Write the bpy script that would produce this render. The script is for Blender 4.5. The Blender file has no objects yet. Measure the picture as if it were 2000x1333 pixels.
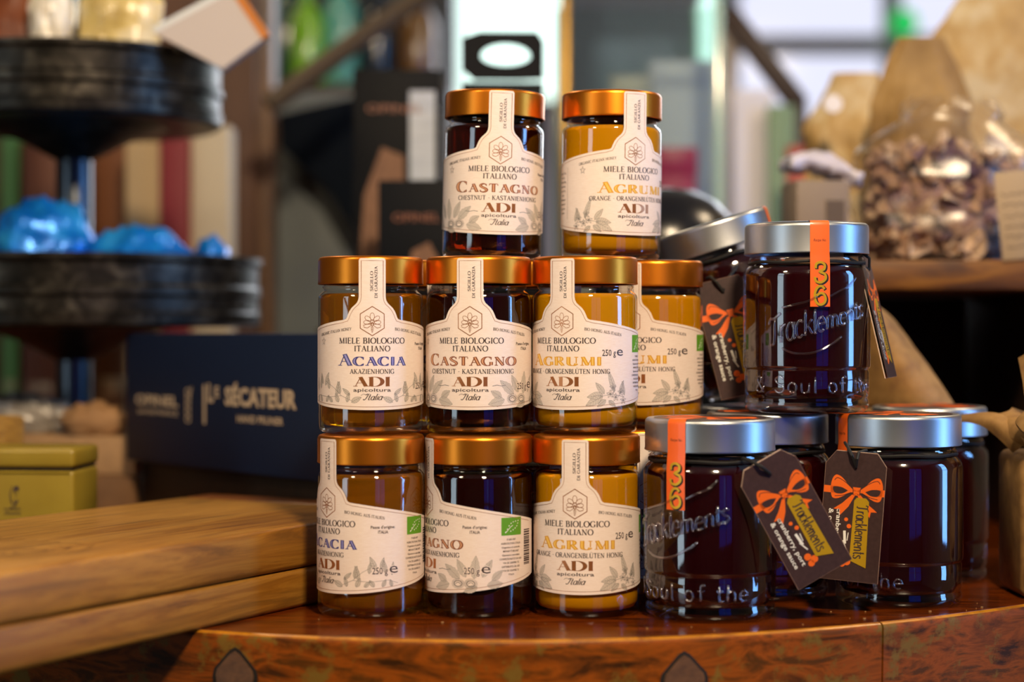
import bpy, bmesh, math, random
from mathutils import Vector, Matrix, Euler, noise

random.seed(7)
sc = bpy.context.scene
COL = sc.collection
RAD = math.radians
MM = 0.001

# ------------------------------------------------------------------ camera, world, lights, exposure
FPX = 3622.0          # focal length in pixels of the 2000 px wide frame
HZ = 645.0            # row of the horizon
CH = 0.175            # camera height above the counter top (counter top is z = 0)
cam_d = bpy.data.cameras.new('camera')
cam = bpy.data.objects.new('camera', cam_d)
COL.objects.link(cam)
cam.location = (0, 0, CH)
cam.rotation_euler = (RAD(90), 0, 0)
cam_d.sensor_width = 36.0
cam_d.lens = FPX * 36.0 / 2000.0
cam_d.shift_y = -(666.5 - HZ) / 2000.0
cam_d.clip_start = 0.05
cam_d.dof.use_dof = True
cam_d.dof.focus_distance = 1.162
cam_d.dof.aperture_fstop = 3.1
sc.camera = cam

sc.view_settings.view_transform = 'Standard'
sc.view_settings.look = 'None'
sc.view_settings.gamma = 1.0
sc.view_settings.use_curve_mapping = False
sc.view_settings.exposure = 0.0
sc.cycles.use_denoising = True
sc.cycles.use_adaptive_sampling = True
sc.cycles.adaptive_threshold = 0.03
sc.cycles.max_bounces = 9
sc.cycles.diffuse_bounces = 3
sc.cycles.glossy_bounces = 3
sc.cycles.transmission_bounces = 6
sc.cycles.transparent_max_bounces = 24
sc.cycles.sample_clamp_indirect = 6.0
sc.cycles.caustics_reflective = False

w = bpy.data.worlds.new('world')
sc.world = w
w.use_nodes = True
w.node_tree.nodes['Background'].inputs[0].default_value = (0.55, 0.62, 0.75, 1)
w.node_tree.nodes['Background'].inputs[1].default_value = 0.4


def area_light(name, loc, target, size, energy, color, size_y=None):
    d = bpy.data.lights.new(name, 'AREA')
    d.energy = energy
    d.color = color
    d.shape = 'RECTANGLE' if size_y else 'DISK'
    d.size = size
    if size_y:
        d.size_y = size_y
    o = bpy.data.objects.new(name, d)
    COL.objects.link(o)
    o.location = loc
    o.rotation_euler = (Vector(target) - Vector(loc)).to_track_quat('-Z', 'Y').to_euler()
    return o


# shop lamps (their shades are built with the room) and daylight entering at the windows
LAMPS = [((0.25, 0.15, 1.15), 28.0), ((-0.75, 0.45, 1.05), 3.5), ((-0.55, 2.1, 1.25), 3.5), ((1.05, 1.60, 1.30), 7.0)]  # last lamp is added to light the display case and crate bags
for i, (p, e) in enumerate(LAMPS):
    area_light('lamp_light', p, (p[0] * 0.4, 1.25 if i < 2 else p[1], 0.1 if i < 2 else 0.0), 0.17, e, (1.0, 0.77, 0.50))
area_light('window_daylight', (0.95, 4.3, 0.95), (0.2, 1.2, 0.1), 1.5, 30.0, (0.88, 0.92, 1.0), 1.2)


# ------------------------------------------------------------------ helpers
def lin(h):
    h = h.lstrip('#')
    out = []
    for i in (0, 2, 4):
        c = int(h[i:i + 2], 16) / 255.0
        out.append(c / 12.92 if c <= 0.04045 else ((c + 0.055) / 1.055) ** 2.4)
    return (out[0], out[1], out[2], 1.0)


def P(px, py, d):
    """World point of a photograph pixel at depth d (metres)."""
    return Vector(((px - 1000.0) / FPX * d, d, CH - (py - HZ) / FPX * d))


def X(px, d):
    return (px - 1000.0) / FPX * d


def Z(py, d):
    return CH - (py - HZ) / FPX * d


def principled(name, col, rough=0.5, metal=0.0, spec=0.5, trans=0.0, ior=1.5, coat=0.0, coat_rough=0.05, sss=0.0,
               sss_radius=(1, 0.5, 0.2), sss_scale=0.005, emit=None, emit_s=0.0, aniso=0.0):
    m = bpy.data.materials.new(name)
    m.use_nodes = True
    b = m.node_tree.nodes['Principled BSDF']
    if isinstance(col, str):
        col = lin(col)
    b.inputs['Base Color'].default_value = col
    b.inputs['Roughness'].default_value = rough
    b.inputs['Metallic'].default_value = metal
    b.inputs['Specular IOR Level'].default_value = spec
    b.inputs['Transmission Weight'].default_value = trans
    b.inputs['IOR'].default_value = ior
    b.inputs['Coat Weight'].default_value = coat
    b.inputs['Coat Roughness'].default_value = coat_rough
    b.inputs['Anisotropic'].default_value = aniso
    if sss:
        b.inputs['Subsurface Weight'].default_value = sss
        b.inputs['Subsurface Radius'].default_value = sss_radius
        b.inputs['Subsurface Scale'].default_value = sss_scale
    if emit:
        b.inputs['Emission Color'].default_value = lin(emit) if isinstance(emit, str) else emit
        b.inputs['Emission Strength'].default_value = emit_s
    return m


def N(m, t, **kw):
    n = m.node_tree.nodes.new(t)
    for k, v in kw.items():
        setattr(n, k, v)
    return n


def L(m, a, b):
    m.node_tree.links.new(a, b)


def tex_coords(m, scale=(1, 1, 1), rot=(0, 0, 0), loc=(0, 0, 0)):
    tc = N(m, 'ShaderNodeTexCoord')
    mp = N(m, 'ShaderNodeMapping')
    mp.inputs['Scale'].default_value = scale
    mp.inputs['Rotation'].default_value = rot
    mp.inputs['Location'].default_value = loc
    L(m, tc.outputs['Object'], mp.inputs['Vector'])
    return mp.outputs['Vector']


def noise_tex(m, vec, scale, detail=4, rough=0.55, dist=0.0):
    n = N(m, 'ShaderNodeTexNoise')
    n.inputs['Scale'].default_value = scale
    n.inputs['Detail'].default_value = detail
    n.inputs['Roughness'].default_value = rough
    n.inputs['Distortion'].default_value = dist
    L(m, vec, n.inputs['Vector'])
    return n.outputs['Fac']


def ramp(m, fac, stops):
    r = N(m, 'ShaderNodeValToRGB')
    el = r.color_ramp.elements
    while len(el) < len(stops):
        el.new(0.5)
    for e, (p, c) in zip(el, stops):
        e.position = p
        e.color = lin(c) if isinstance(c, str) else c
    L(m, fac, r.inputs['Fac'])
    return r.outputs['Color']


def mixc(m, fac, a, b, mode='MIX'):
    n = N(m, 'ShaderNodeMix', data_type='RGBA', blend_type=mode)
    if isinstance(fac, float):
        n.inputs[0].default_value = fac
    else:
        L(m, fac, n.inputs[0])
    for s, v in ((n.inputs[6], a), (n.inputs[7], b)):
        if isinstance(v, str):
            s.default_value = lin(v)
        elif isinstance(v, tuple):
            s.default_value = v
        else:
            L(m, v, s)
    return n.outputs[2]


def bump(m, h, strength=0.2, dist=0.001):
    b = N(m, 'ShaderNodeBump')
    b.inputs['Strength'].default_value = strength
    b.inputs['Distance'].default_value = dist
    L(m, h, b.inputs['Height'])
    L(m, b.outputs['Normal'], m.node_tree.nodes['Principled BSDF'].inputs['Normal'])


def base(m):
    return m.node_tree.nodes['Principled BSDF']


def noisy(name, stops, scale, rough=0.5, stretch=(1, 1, 1), detail=5, bump_s=0.0, bump_d=0.001, dist=0.0, **kw):
    m = principled(name, (0.5, 0.5, 0.5, 1), rough, **kw)
    v = tex_coords(m, stretch)
    f = noise_tex(m, v, scale, detail, 0.6, dist)
    L(m, ramp(m, f, stops), base(m).inputs['Base Color'])
    if bump_s:
        bump(m, f, bump_s, bump_d)
    return m


# --- mesh making
def new_mesh(name, verts, faces, smooth=True, sharp=35):
    me = bpy.data.meshes.new(name)
    me.from_pydata([tuple(v) for v in verts], [], faces)
    me.validate()
    if smooth and len(me.polygons):
        me.polygons.foreach_set('use_smooth', [True] * len(me.polygons))
        if sharp:
            me.set_sharp_from_angle(angle=RAD(sharp))
    me.update()
    return me


def obj(name, me, m=None, parent=None, loc=None, rot=None):
    o = bpy.data.objects.new(name, me)
    COL.objects.link(o)
    if m is not None and me is not None and len(me.materials) == 0:
        me.materials.append(m)
    if parent is not None:
        o.parent = parent
    if loc is not None:
        o.location = loc
    if rot is not None:
        o.rotation_euler = rot
    return o


def thing(name, label, cat, loc=(0, 0, 0), rot=(0, 0, 0), group=None):
    o = bpy.data.objects.new(name, None)
    o.empty_display_size = 0.02
    COL.objects.link(o)
    o.location = loc
    o.rotation_euler = rot
    return tag(o, label, cat, group)


def tag(o, label, cat, group=None, kind=None):
    if label:
        o['label'] = label
    if cat:
        o['category'] = cat
    if group:
        o['group'] = group
    if kind:
        o['kind'] = kind
    return o


def structure(o, label=None, cat=None):
    o['kind'] = 'structure'
    if label:
        o['label'] = label
        o['category'] = cat
    return o


def kids(o):
    return [c for c in bpy.data.objects if c.parent == o]


CHILD = {}


def copy_tree(o, parent=None):
    c = o.copy()
    COL.objects.link(c)
    c.parent = parent
    for ch in kids(o):
        copy_tree(ch, c)
    return c


class MB:
    """collects geometry for ONE mesh"""
    def __init__(s):
        s.v = []
        s.f = []

    def add(s, verts, faces):
        k = len(s.v)
        s.v += [Vector(q) for q in verts]
        s.f += [tuple(i + k for i in f) for f in faces]
        return s

    def lathe(s, prof, segs=64, close=False):
        n = len(prof)
        vs, fs = [], []
        for j in range(segs):
            a = 2 * math.pi * j / segs
            for r, z in prof:
                vs.append((r * math.sin(a), -r * math.cos(a), z))
        for j in range(segs):
            j2 = (j + 1) % segs
            for i in range(n - 1 + (1 if close else 0)):
                i2 = (i + 1) % n
                fs.append((j * n + i, j2 * n + i, j2 * n + i2, j * n + i2))
        return s.add(vs, fs)

    def box(s, x0, x1, y0, y1, z0, z1, bev=0.0, seg=2):
        bm = bmesh.new()
        bmesh.ops.create_cube(bm, size=1.0)
        for v in bm.verts:
            v.co = Vector(((x0 + x1) / 2 + v.co.x * (x1 - x0), (y0 + y1) / 2 + v.co.y * (y1 - y0), (z0 + z1) / 2 + v.co.z * (z1 - z0)))
        if bev:
            bmesh.ops.bevel(bm, geom=bm.edges[:], offset=bev, segments=seg, profile=0.5, affect='EDGES')
        bm.verts.ensure_lookup_table()
        bm.verts.index_update()
        s.add([v.co.copy() for v in bm.verts], [tuple(v.index for v in f.verts) for f in bm.faces])
        bm.free()
        return s

    def prism(s, poly, y0, y1):
        """polygon in (x, z), extruded along y"""
        n = len(poly)
        vs = [(x, y0, z) for x, z in poly] + [(x, y1, z) for x, z in poly]
        fs = [tuple(range(n)), tuple(range(2 * n - 1, n - 1, -1))]
        fs += [(i, i + n, (i + 1) % n + n, (i + 1) % n) for i in range(n)]
        return s.add(vs, fs)

    def slab(s, poly, z0, z1):
        """polygon in (x, y), extruded along z"""
        n = len(poly)
        vs = [(x, y, z0) for x, y in poly] + [(x, y, z1) for x, y in poly]
        fs = [tuple(range(n - 1, -1, -1)), tuple(range(n, 2 * n))]
        fs += [(i, (i + 1) % n, (i + 1) % n + n, i + n) for i in range(n)]
        return s.add(vs, fs)

    def tube(s, pts, rad, segs=8, closed=False, cap=True):
        pts = [Vector(p) for p in pts]
        n = len(pts)
        if n < 2:
            return s
        rr = rad if isinstance(rad, (list, tuple)) else [rad] * n
        vs, fs = [], []
        up = None
        for i, p in enumerate(pts):
            a = pts[i - 1] if (i > 0 or closed) else p
            b = pts[(i + 1) % n] if (i < n - 1 or closed) else p
            t = (b - a)
            t = t.normalized() if t.length > 1e-9 else Vector((0, 0, 1))
            if up is None:
                up = t.orthogonal().normalized()
            up = (up - t * up.dot(t))
            up = up.normalized() if up.length > 1e-6 else t.orthogonal().normalized()
            side = t.cross(up)
            for k in range(segs):
                an = 2 * math.pi * k / segs
                vs.append(p + (up * math.cos(an) + side * math.sin(an)) * rr[i])
        m = n if closed else n - 1
        for i in range(m):
            i2 = (i + 1) % n
            for k in range(segs):
                k2 = (k + 1) % segs
                fs.append((i * segs + k, i * segs + k2, i2 * segs + k2, i2 * segs + k))
        if cap and not closed:
            fs.append(tuple(range(segs - 1, -1, -1)))
            fs.append(tuple((n - 1) * segs + k for k in range(segs)))
        return s.add(vs, fs)

    def sheet(s, fn, nu, nv, thick=0.0):
        vs = [Vector(fn(i / nu, j / nv)) for j in range(nv + 1) for i in range(nu + 1)]
        fs = [(j * (nu + 1) + i, j * (nu + 1) + i + 1, (j + 1) * (nu + 1) + i + 1, (j + 1) * (nu + 1) + i) for j in range(nv) for i in range(nu)]
        if not thick:
            return s.add(vs, fs)
        nr = [Vector((0, 0, 0)) for _ in vs]
        for f in fs:
            n = (vs[f[1]] - vs[f[0]]).cross(vs[f[3]] - vs[f[0]])
            for i in f:
                nr[i] += n
        k = len(vs)
        vs2 = [v - (n.normalized() if n.length > 0 else Vector((0, 0, 1))) * thick for v, n in zip(vs, nr)]
        fs2 = [tuple(i + k for i in reversed(f)) for f in fs]
        edge = [i for i in range(nu + 1)] + [j * (nu + 1) + nu for j in range(1, nv + 1)] + [nv * (nu + 1) + i for i in range(nu - 1, -1, -1)] + [j * (nu + 1) for j in range(nv - 1, 0, -1)]
        fs3 = [(edge[i], edge[i - 1], edge[i - 1] + k, edge[i] + k) for i in range(len(edge))]
        return s.add(vs + vs2, fs + fs2 + fs3)

    def move(s, mat):
        s.v = [mat @ v for v in s.v]
        return s

    def mesh(s, name, smooth=True, sharp=35):
        return new_mesh(name, s.v, s.f, smooth, sharp)

    def build(s, name, m, parent=None, loc=None, rot=None, smooth=True, sharp=35):
        return obj(name, s.mesh(name, smooth, sharp), m, parent, loc, rot)


def rbox(name, m, parent, size, loc=(0, 0, 0), bev=0.001, rot=None, seg=2):
    """rounded box standing on z = loc.z, centred in x and y"""
    sx, sy, sz = size
    return MB().box(-sx / 2, sx / 2, -sy / 2, sy / 2, 0, sz, bev, seg).build(name, m, parent, loc, rot)


def blob_mesh(name, rx, ry, rz, amp=0.2, freq=3.0, seed=0, nu=28, nv=18, fine=0.0, flat=None):
    vs, fs = [], []
    off = Vector((seed * 3.1, seed * 1.7, seed * 5.3))
    for j in range(nv + 1):
        th = math.pi * j / nv
        for i in range(nu):
            a = 2 * math.pi * i / nu
            d = Vector((math.sin(th) * math.cos(a), math.sin(th) * math.sin(a), math.cos(th)))
            k = 1 + amp * noise.noise(d * freq + off) + fine * noise.noise(d * freq * 4 + off)
            v = Vector((d.x * rx * k, d.y * ry * k, d.z * rz * k))
            if flat is not None:
                v.z = max(v.z, -flat)
            vs.append(v)
    for j in range(nv):
        for i in range(nu):
            i2 = (i + 1) % nu
            fs.append((j * nu + i, (j + 1) * nu + i, (j + 1) * nu + i2, j * nu + i2))
    return new_mesh(name, vs, fs, True, None)


# --- flat print: polygons in (u, v) millimetres
def arc(cx, cy, rx, ry, a0, a1, n=14):
    return [(cx + rx * math.cos(RAD(a0 + (a1 - a0) * i / n)), cy + ry * math.sin(RAD(a0 + (a1 - a0) * i / n))) for i in range(n + 1)]


def catmull(p, n=6):
    q = [p[0]] + list(p) + [p[-1]]
    out = []
    for i in range(1, len(q) - 2):
        for k in range(n):
            t = k / n
            out.append(tuple(0.5 * (2 * q[i][c] + (q[i + 1][c] - q[i - 1][c]) * t + (2 * q[i - 1][c] - 5 * q[i][c] + 4 * q[i + 1][c] - q[i + 2][c]) * t * t
                                    + (3 * q[i][c] - q[i - 1][c] - 3 * q[i + 1][c] + q[i + 2][c]) * t ** 3) for c in (0, 1)))
    out.append(tuple(p[-1]))
    return out


def ribbon(pts, wid, closed=False):
    """quads of a stroke with full width wid (number or list)"""
    n = len(pts)
    ww = wid if isinstance(wid, (list, tuple)) else [wid] * n
    lft, rgt = [], []
    for i in range(n):
        a = pts[i - 1] if (i > 0 or closed) else pts[i]
        b = pts[(i + 1) % n] if (i < n - 1 or closed) else pts[i]
        dx, dy = b[0] - a[0], b[1] - a[1]
        l = math.hypot(dx, dy) or 1.0
        nx, ny = -dy / l * ww[i] / 2, dx / l * ww[i] / 2
        k = 1.0
        if 0 < i < n - 1 or closed:      # mitre
            e = (pts[i][0] - pts[i - 1][0], pts[i][1] - pts[i - 1][1])
            le = math.hypot(*e) or 1.0
            c = abs(e[0] * dx + e[1] * dy) / (le * l)
            k = min(1.6, 1 / max(c, 0.4))
        lft.append((pts[i][0] + nx * k, pts[i][1] + ny * k))
        rgt.append((pts[i][0] - nx * k, pts[i][1] - ny * k))
    m = n if closed else n - 1
    return [[rgt[i], rgt[(i + 1) % n], lft[(i + 1) % n], lft[i]] for i in range(m)]


# roman capitals: strokes ('T' stem, 't' hair line, 'v' swelling curve), serifs as hair lines
def _serif(x, y, hw=0.12):
    return ('s', [(x - hw, y), (x + hw, y)])


S_PTS = [(.50, .84), (.42, .96), (.29, 1.0), (.13, .92), (.08, .77), (.17, .62), (.33, .50), (.48, .38), (.53, .23), (.46, .07), (.29, 0), (.13, .05), (.05, .19)]
CAPS = {
    'A': (.76, [('t', [(.09, 0), (.37, 1)]), ('T', [(.66, 0), (.36, 1)]), ('t', [(.2, .36), (.54, .36)]), _serif(.09, 0), _serif(.67, 0, .13)]),
    'B': (.62, [('T', [(.13, 0), (.13, 1)]), ('v', [(.13, 1), (.3, 1)] + arc(.3, .77, .19, .23, 80, -80, 8) + [(.13, .54)]), ('v', [(.13, .54), (.32, .54)] + arc(.33, .27, .22, .27, 80, -80, 8) + [(.13, 0)]), _serif(.1, 0), _serif(.1, 1)]),
    'C': (.74, [('v', arc(.42, .5, .36, .5, 48, 312, 22)), ('t', [(.67, .95), (.67, .68)]), ('t', [(.67, .05), (.67, .24)])]),
    'D': (.80, [('T', [(.13, 0), (.13, 1)]), ('v', [(.13, 1), (.28, 1)] + arc(.3, .5, .42, .5, 86, -86, 16) + [(.13, 0)]), _serif(.1, 0), _serif(.1, 1)]),
    'E': (.60, [('T', [(.13, 0), (.13, 1)]), ('t', [(.05, 1), (.51, 1), (.52, .82)]), ('t', [(.13, .52), (.42, .52)]), ('t', [(.42, .61), (.42, .43)]), ('t', [(.05, 0), (.53, 0), (.55, .2)])]),
    'F': (.57, [('T', [(.13, 0), (.13, 1)]), ('t', [(.05, 1), (.51, 1), (.52, .82)]), ('t', [(.13, .52), (.42, .52)]), ('t', [(.42, .61), (.42, .43)]), _serif(.13, 0)]),
    'G': (.80, [('v', arc(.42, .5, .36, .5, 48, 300, 22)), ('t', [(.66, .95), (.66, .68)]), ('T', [(.66, .05), (.66, .42)]), _serif(.66, .42)]),
    'H': (.80, [('T', [(.15, 0), (.15, 1)]), ('T', [(.65, 0), (.65, 1)]), ('t', [(.15, .52), (.65, .52)]), _serif(.15, 0), _serif(.15, 1), _serif(.65, 0), _serif(.65, 1)]),
    'I': (.32, [('T', [(.16, 0), (.16, 1)]), _serif(.16, 0), _serif(.16, 1)]),
    'K': (.74, [('T', [(.15, 0), (.15, 1)]), ('t', [(.15, .4), (.58, 1)]), ('T', [(.28, .58), (.63, 0)]), _serif(.15, 0), _serif(.15, 1), _serif(.58, 1), _serif(.63, 0)]),
    'L': (.58, [('T', [(.13, 0), (.13, 1)]), ('t', [(.05, 0), (.52, 0), (.54, .22)]), _serif(.13, 1)]),
    'M': (.94, [('t', [(.13, 0), (.15, 1)]), ('T', [(.16, 1), (.46, .04)]), ('t', [(.46, 0), (.76, 1)]), ('T', [(.78, 0), (.77, 1)]), _serif(.13, 0), _serif(.13, 1, .08), _serif(.78, 0), _serif(.8, 1, .09)]),
    'N': (.82, [('t', [(.14, 0), (.14, 1)]), ('T', [(.14, .98), (.66, .02)]), ('t', [(.67, 0), (.67, 1)]), _serif(.14, 0), _serif(.12, 1, .1), _serif(.67, 1)]),
    'O': (.84, [('v', arc(.42, .5, .36, .5, 90, 450, 30))]),
    'P': (.62, [('T', [(.13, 0), (.13, 1)]), ('v', [(.13, 1), (.3, 1)] + arc(.3, .74, .22, .26, 80, -80, 8) + [(.13, .48)]), _serif(.13, 0), _serif(.1, 1)]),
    'R': (.72, [('T', [(.13, 0), (.13, 1)]), ('v', [(.13, 1), (.3, 1)] + arc(.3, .76, .2, .24, 80, -80, 8) + [(.13, .52)]), ('T', [(.32, .52), (.6, 0)]), _serif(.13, 0), _serif(.1, 1), _serif(.62, 0, .08)]),
    'S': (.60, [('x', catmull(S_PTS, 3)), ('t', [(.5, .98), (.5, .74)]), ('t', [(.06, .02), (.06, .26)])]),
    'T': (.70, [('T', [(.35, 0), (.35, 1)]), ('t', [(.04, .8), (.05, 1), (.65, 1), (.66, .8)]), _serif(.35, 0)]),
    'U': (.80, [('v', [(.15, 1), (.15, .5), (.15, .3)] + arc(.4, .28, .25, .28, 190, 350, 10)), ('t', [(.65, .28), (.65, 1)]), _serif(.15, 1), _serif(.65, 1)]),
    'Y': (.74, [('T', [(.13, 1), (.37, .46), (.37, 0)]), ('t', [(.62, 1), (.38, .48)]), _serif(.13, 1), _serif(.62, 1), _serif(.37, 0)]),
    'Z': (.64, [('t', [(.08, .8), (.09, 1), (.55, 1)]), ('T', [(.53, .98), (.08, .02)]), ('t', [(.06, 0), (.56, 0), (.58, .22)])]),
    '-': (.36, [('t', [(.06, .45), (.30, .45)])]),
    ' ': (.34, []),
}
CAPS['\u00dc'] = (.80, CAPS['U'][1] + [('d', [(.28, 1.18), (.29, 1.28)]), ('d', [(.5, 1.18), (.51, 1.28)])])
# plain pen letters (centre lines), x-height .62
PEN = {
    'a': (.52, [arc(.24, .31, .2, .31, 20, 380, 16), [(.46, .62), (.45, .1), (.5, 0)]]),
    'c': (.46, [arc(.25, .31, .21, .31, 45, 315, 14)]),
    'd': (.54, [arc(.24, .31, .2, .31, 20, 380, 16), [(.46, 1), (.45, .1), (.5, 0)]]),
    'e': (.5, [[(.05, .33), (.45, .33)] + arc(.25, .31, .2, .31, 5, 310, 14)]),
    'f': (.36, [[(.4, .93), (.3, 1), (.2, .9), (.19, .5), (.19, 0)], [(.05, .6), (.34, .6)]]),
    'h': (.52, [[(.08, 1), (.08, 0)], [(.08, .4), (.16, .57), (.28, .62), (.4, .52), (.43, .3), (.43, 0)]]),
    'i': (.2, [[(.1, .62), (.1, 0)], [(.1, .82), (.1, .88)]]),
    'k': (.5, [[(.08, 1), (.08, 0)], [(.42, .6), (.1, .28)], [(.2, .38), (.46, 0)]]),
    'l': (.2, [[(.1, 1), (.1, .06), (.16, 0)]]),
    'm': (.78, [[(.08, .62), (.08, 0)], [(.08, .42), (.18, .6), (.3, .58), (.37, .4), (.37, 0)], [(.37, .42), (.47, .6), (.59, .58), (.67, .4), (.68, 0)]]),
    'n': (.52, [[(.08, .62), (.08, 0)], [(.08, .4), (.16, .57), (.28, .62), (.4, .52), (.43, .3), (.43, 0)]]),
    'o': (.5, [arc(.25, .31, .2, .31, 90, 450, 18)]),
    'p': (.54, [[(.08, .62), (.08, -.34)], arc(.3, .31, .2, .31, -160, 200, 16)]),
    'r': (.38, [[(.08, .62), (.08, 0)], [(.08, .4), (.18, .57), (.34, .6)]]),
    's': (.42, [[(x * .72, y * .62) for x, y in catmull(S_PTS, 2)]]),
    't': (.38, [[(.17, .92), (.17, .14), (.24, 0), (.36, .06)], [(.03, .62), (.35, .62)]]),
    'u': (.54, [[(.08, .62), (.08, .2), (.16, .03), (.28, 0), (.4, .08), (.46, .25)], [(.46, .62), (.46, 0)]]),
    'T': (.66, [[(.0, .78), (.06, .96), (.3, .92), (.5, .98), (.7, 1.04)], [(.36, .94), (.34, .2), (.26, .02), (.12, .04)]]),
    'H': (.7, [[(.08, 1), (.08, 0)], [(.56, 1), (.56, 0)], [(.08, .5), (.56, .5)]]),
    'S': (.6, [catmull(S_PTS, 3)]),
    'I': (.5, [[(.12, .8), (.2, .98), (.5, .95), (.6, 1.0)], [(.42, .96), (.34, .3), (.22, .02), (.05, .05), (.0, .16)]]),
    '&': (.7, [[(.62, .42), (.5, .1), (.28, 0), (.1, .12), (.12, .36), (.4, .66), (.4, .9), (.28, 1), (.16, .88), (.2, .66), (.6, 0)]]),
    "'": (.2, [[(.1, 1), (.06, .82)]]),
    ' ': (.3, []),
}


def roman(text, T=.14, t=.045, small=1.0, inline=None, gap=.05):
    """(polygons, inline polygons, width) at cap height 1; small = height of all letters but the first of each word"""
    out, inn, x = [], [], 0.0
    first = True
    for ch in text:
        adv, st = CAPS[ch]
        s = 1.0 if (first or ch == ' ') else small
        first = ch == ' '
        for kind, pts in st:
            q = [(x + a * s, b * s) for a, b in pts]
            if kind == 'T':
                wd = T * s
            elif kind in 't':
                wd = t
            elif kind == 's':
                q = [(a, b + (t / 2 if b < .3 * s else -t / 2)) for a, b in q]
                wd = t * 1.1
            elif kind == 'd':
                wd = T * .8
            else:
                wd = []
                n = len(q)
                for i in range(n):
                    a, b = q[max(0, i - 1)], q[min(n - 1, i + 1)]
                    l = math.hypot(b[0] - a[0], b[1] - a[1]) or 1
                    if kind == 'v':
                        wd.append(t + (T * s * 1.05 - t) * (abs(b[1] - a[1]) / l) ** 1.6)
                    else:
                        wd.append(t + (T * s - t) * math.sin(math.pi * i / (n - 1)) ** 1.2)
            out += ribbon(q, wd)
            if inline and kind in 'Tvx':
                w2 = [max(0.0, (k - 2.2 * t)) * inline for k in wd] if isinstance(wd, list) else (wd - 2.2 * t) * inline
                if isinstance(w2, list):
                    if max(w2) > 0.02:
                        inn += [r for i, r in enumerate(ribbon([(a - .012, b) for a, b in q], [max(k, .0005) for k in w2])) if w2[i] > .012]
                else:
                    (ax, ay), (bx, by) = q[0], q[-1]
                    q2 = [(ax + (bx - ax) * .06, ay + (by - ay) * .06), (ax + (bx - ax) * .94, ay + (by - ay) * .94)]
                    inn += ribbon(q2, w2)
        x += (adv + gap) * s
    return out, inn, x - gap


def place(polys, w0, cx, y, h, width=None, shear=0.0, curve=None, rot=0.0):
    """fit polygons of nominal width w0 and cap height 1 to height h, total width, centred at cx, base line y; curve(u) adds to v"""
    sx = (width / w0) if width else h
    out = []
    for p in polys:
        q = []
        for a, b in p:
            u, v = (a - w0 / 2) * sx + shear * b * h, b * h
            if rot:
                u, v = u * math.cos(rot) - v * math.sin(rot), u * math.sin(rot) + v * math.cos(rot)
            u, v = u + cx, v + y
            if curve:
                v += curve(u)
            q.append((u, v))
        out.append(q)
    return out


def pen_lines(text, gap=.04):
    out, x = [], 0.0
    for ch in text:
        adv, st = PEN[ch]
        out += [[(x + a, b) for a, b in s] for s in st]
        x += adv + gap
    return out, x - gap


def pen_text(text, thick=.12, thin=.05):
    ls, w0 = pen_lines(text)
    out = []
    for s in ls:
        n = len(s)
        wd = []
        for i in range(n):
            a, b = s[max(0, i - 1)], s[min(n - 1, i + 1)]
            l = math.hypot(b[0] - a[0], b[1] - a[1]) or 1
            wd.append(thin + (thick - thin) * abs(b[1] - a[1]) / l)
        out += ribbon(s, wd)
    return out, w0


_SANS = {}


def sans(text, bold=0.0):
    """plain sans lettering from the built-in font: polygons, width, at cap height 1"""
    key = (text, bold)
    if key in _SANS:
        return _SANS[key]
    cu = bpy.data.curves.new('font_curve', 'FONT')
    cu.body = text
    cu.size = 1.37
    cu.offset = bold
    cu.resolution_u = 2
    o = bpy.data.objects.new('font_curve', cu)
    COL.objects.link(o)
    dg = bpy.context.evaluated_depsgraph_get()
    dg.update()
    me = bpy.data.meshes.new_from_object(o.evaluated_get(dg))
    vs = [(v.co.x, v.co.y) for v in me.vertices]
    ps = [[vs[i] for i in f.vertices] for f in me.polygons]
    bpy.data.objects.remove(o)
    bpy.data.curves.remove(cu)
    bpy.data.meshes.remove(me)
    x0 = min((v[0] for v in vs), default=0)
    x1 = max((v[0] for v in vs), default=0)
    ps = [[(a - x0, b) for a, b in p] for p in ps]
    _SANS[key] = (ps, x1 - x0)
    return _SANS[key]


def cyl_map(R, off):
    def f(u, v):
        a = u / R
        return ((R + off) * math.sin(a) * MM, -(R + off) * math.cos(a) * MM, v * MM)
    return f


def flat_map(off):
    return lambda u, v: (u * MM, -off * MM, v * MM)


def split_wide(p, lim):
    """cut a polygon until no piece is wider than lim in u, so that it can follow a curved label"""
    us = [q[0] for q in p]
    if max(us) - min(us) <= lim:
        return [p]
    if len(p) > 4:
        from mathutils.geometry import tessellate_polygon
        return [r for t in tessellate_polygon([[Vector((a, b, 0)) for a, b in p]]) for r in split_wide([p[i] for i in t], lim)]
    n = len(p)
    ln = [abs(p[(i + 1) % n][0] - p[i][0]) for i in range(n)]
    i = max(range(n), key=lambda k: ln[k])
    mid = lambda a, b: ((a[0] + b[0]) / 2, (a[1] + b[1]) / 2)
    a, b, c = p[i], p[(i + 1) % n], p[(i + 2) % n]
    m = mid(a, b)
    if n == 3:
        return split_wide([a, m, c], lim) + split_wide([m, b, c], lim)
    d = p[(i + 3) % n]
    m2 = mid(c, d)
    return split_wide([a, m, m2, d], lim) + split_wide([m, b, c, m2], lim)


def print_mesh(name, polys, fn, lim=None):
    vs, fs = [], []
    if lim:
        polys = [r for p in polys for r in split_wide(p, lim)]
    for p in polys:
        k = len(vs)
        area = sum(p[i - 1][0] * p[i][1] - p[i][0] * p[i - 1][1] for i in range(len(p)))
        q = p if area > 0 else p[::-1]
        vs += [fn(a, b) for a, b in q]
        fs.append(tuple(range(k, k + len(q))))
    return new_mesh(name, vs, fs, False)


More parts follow.
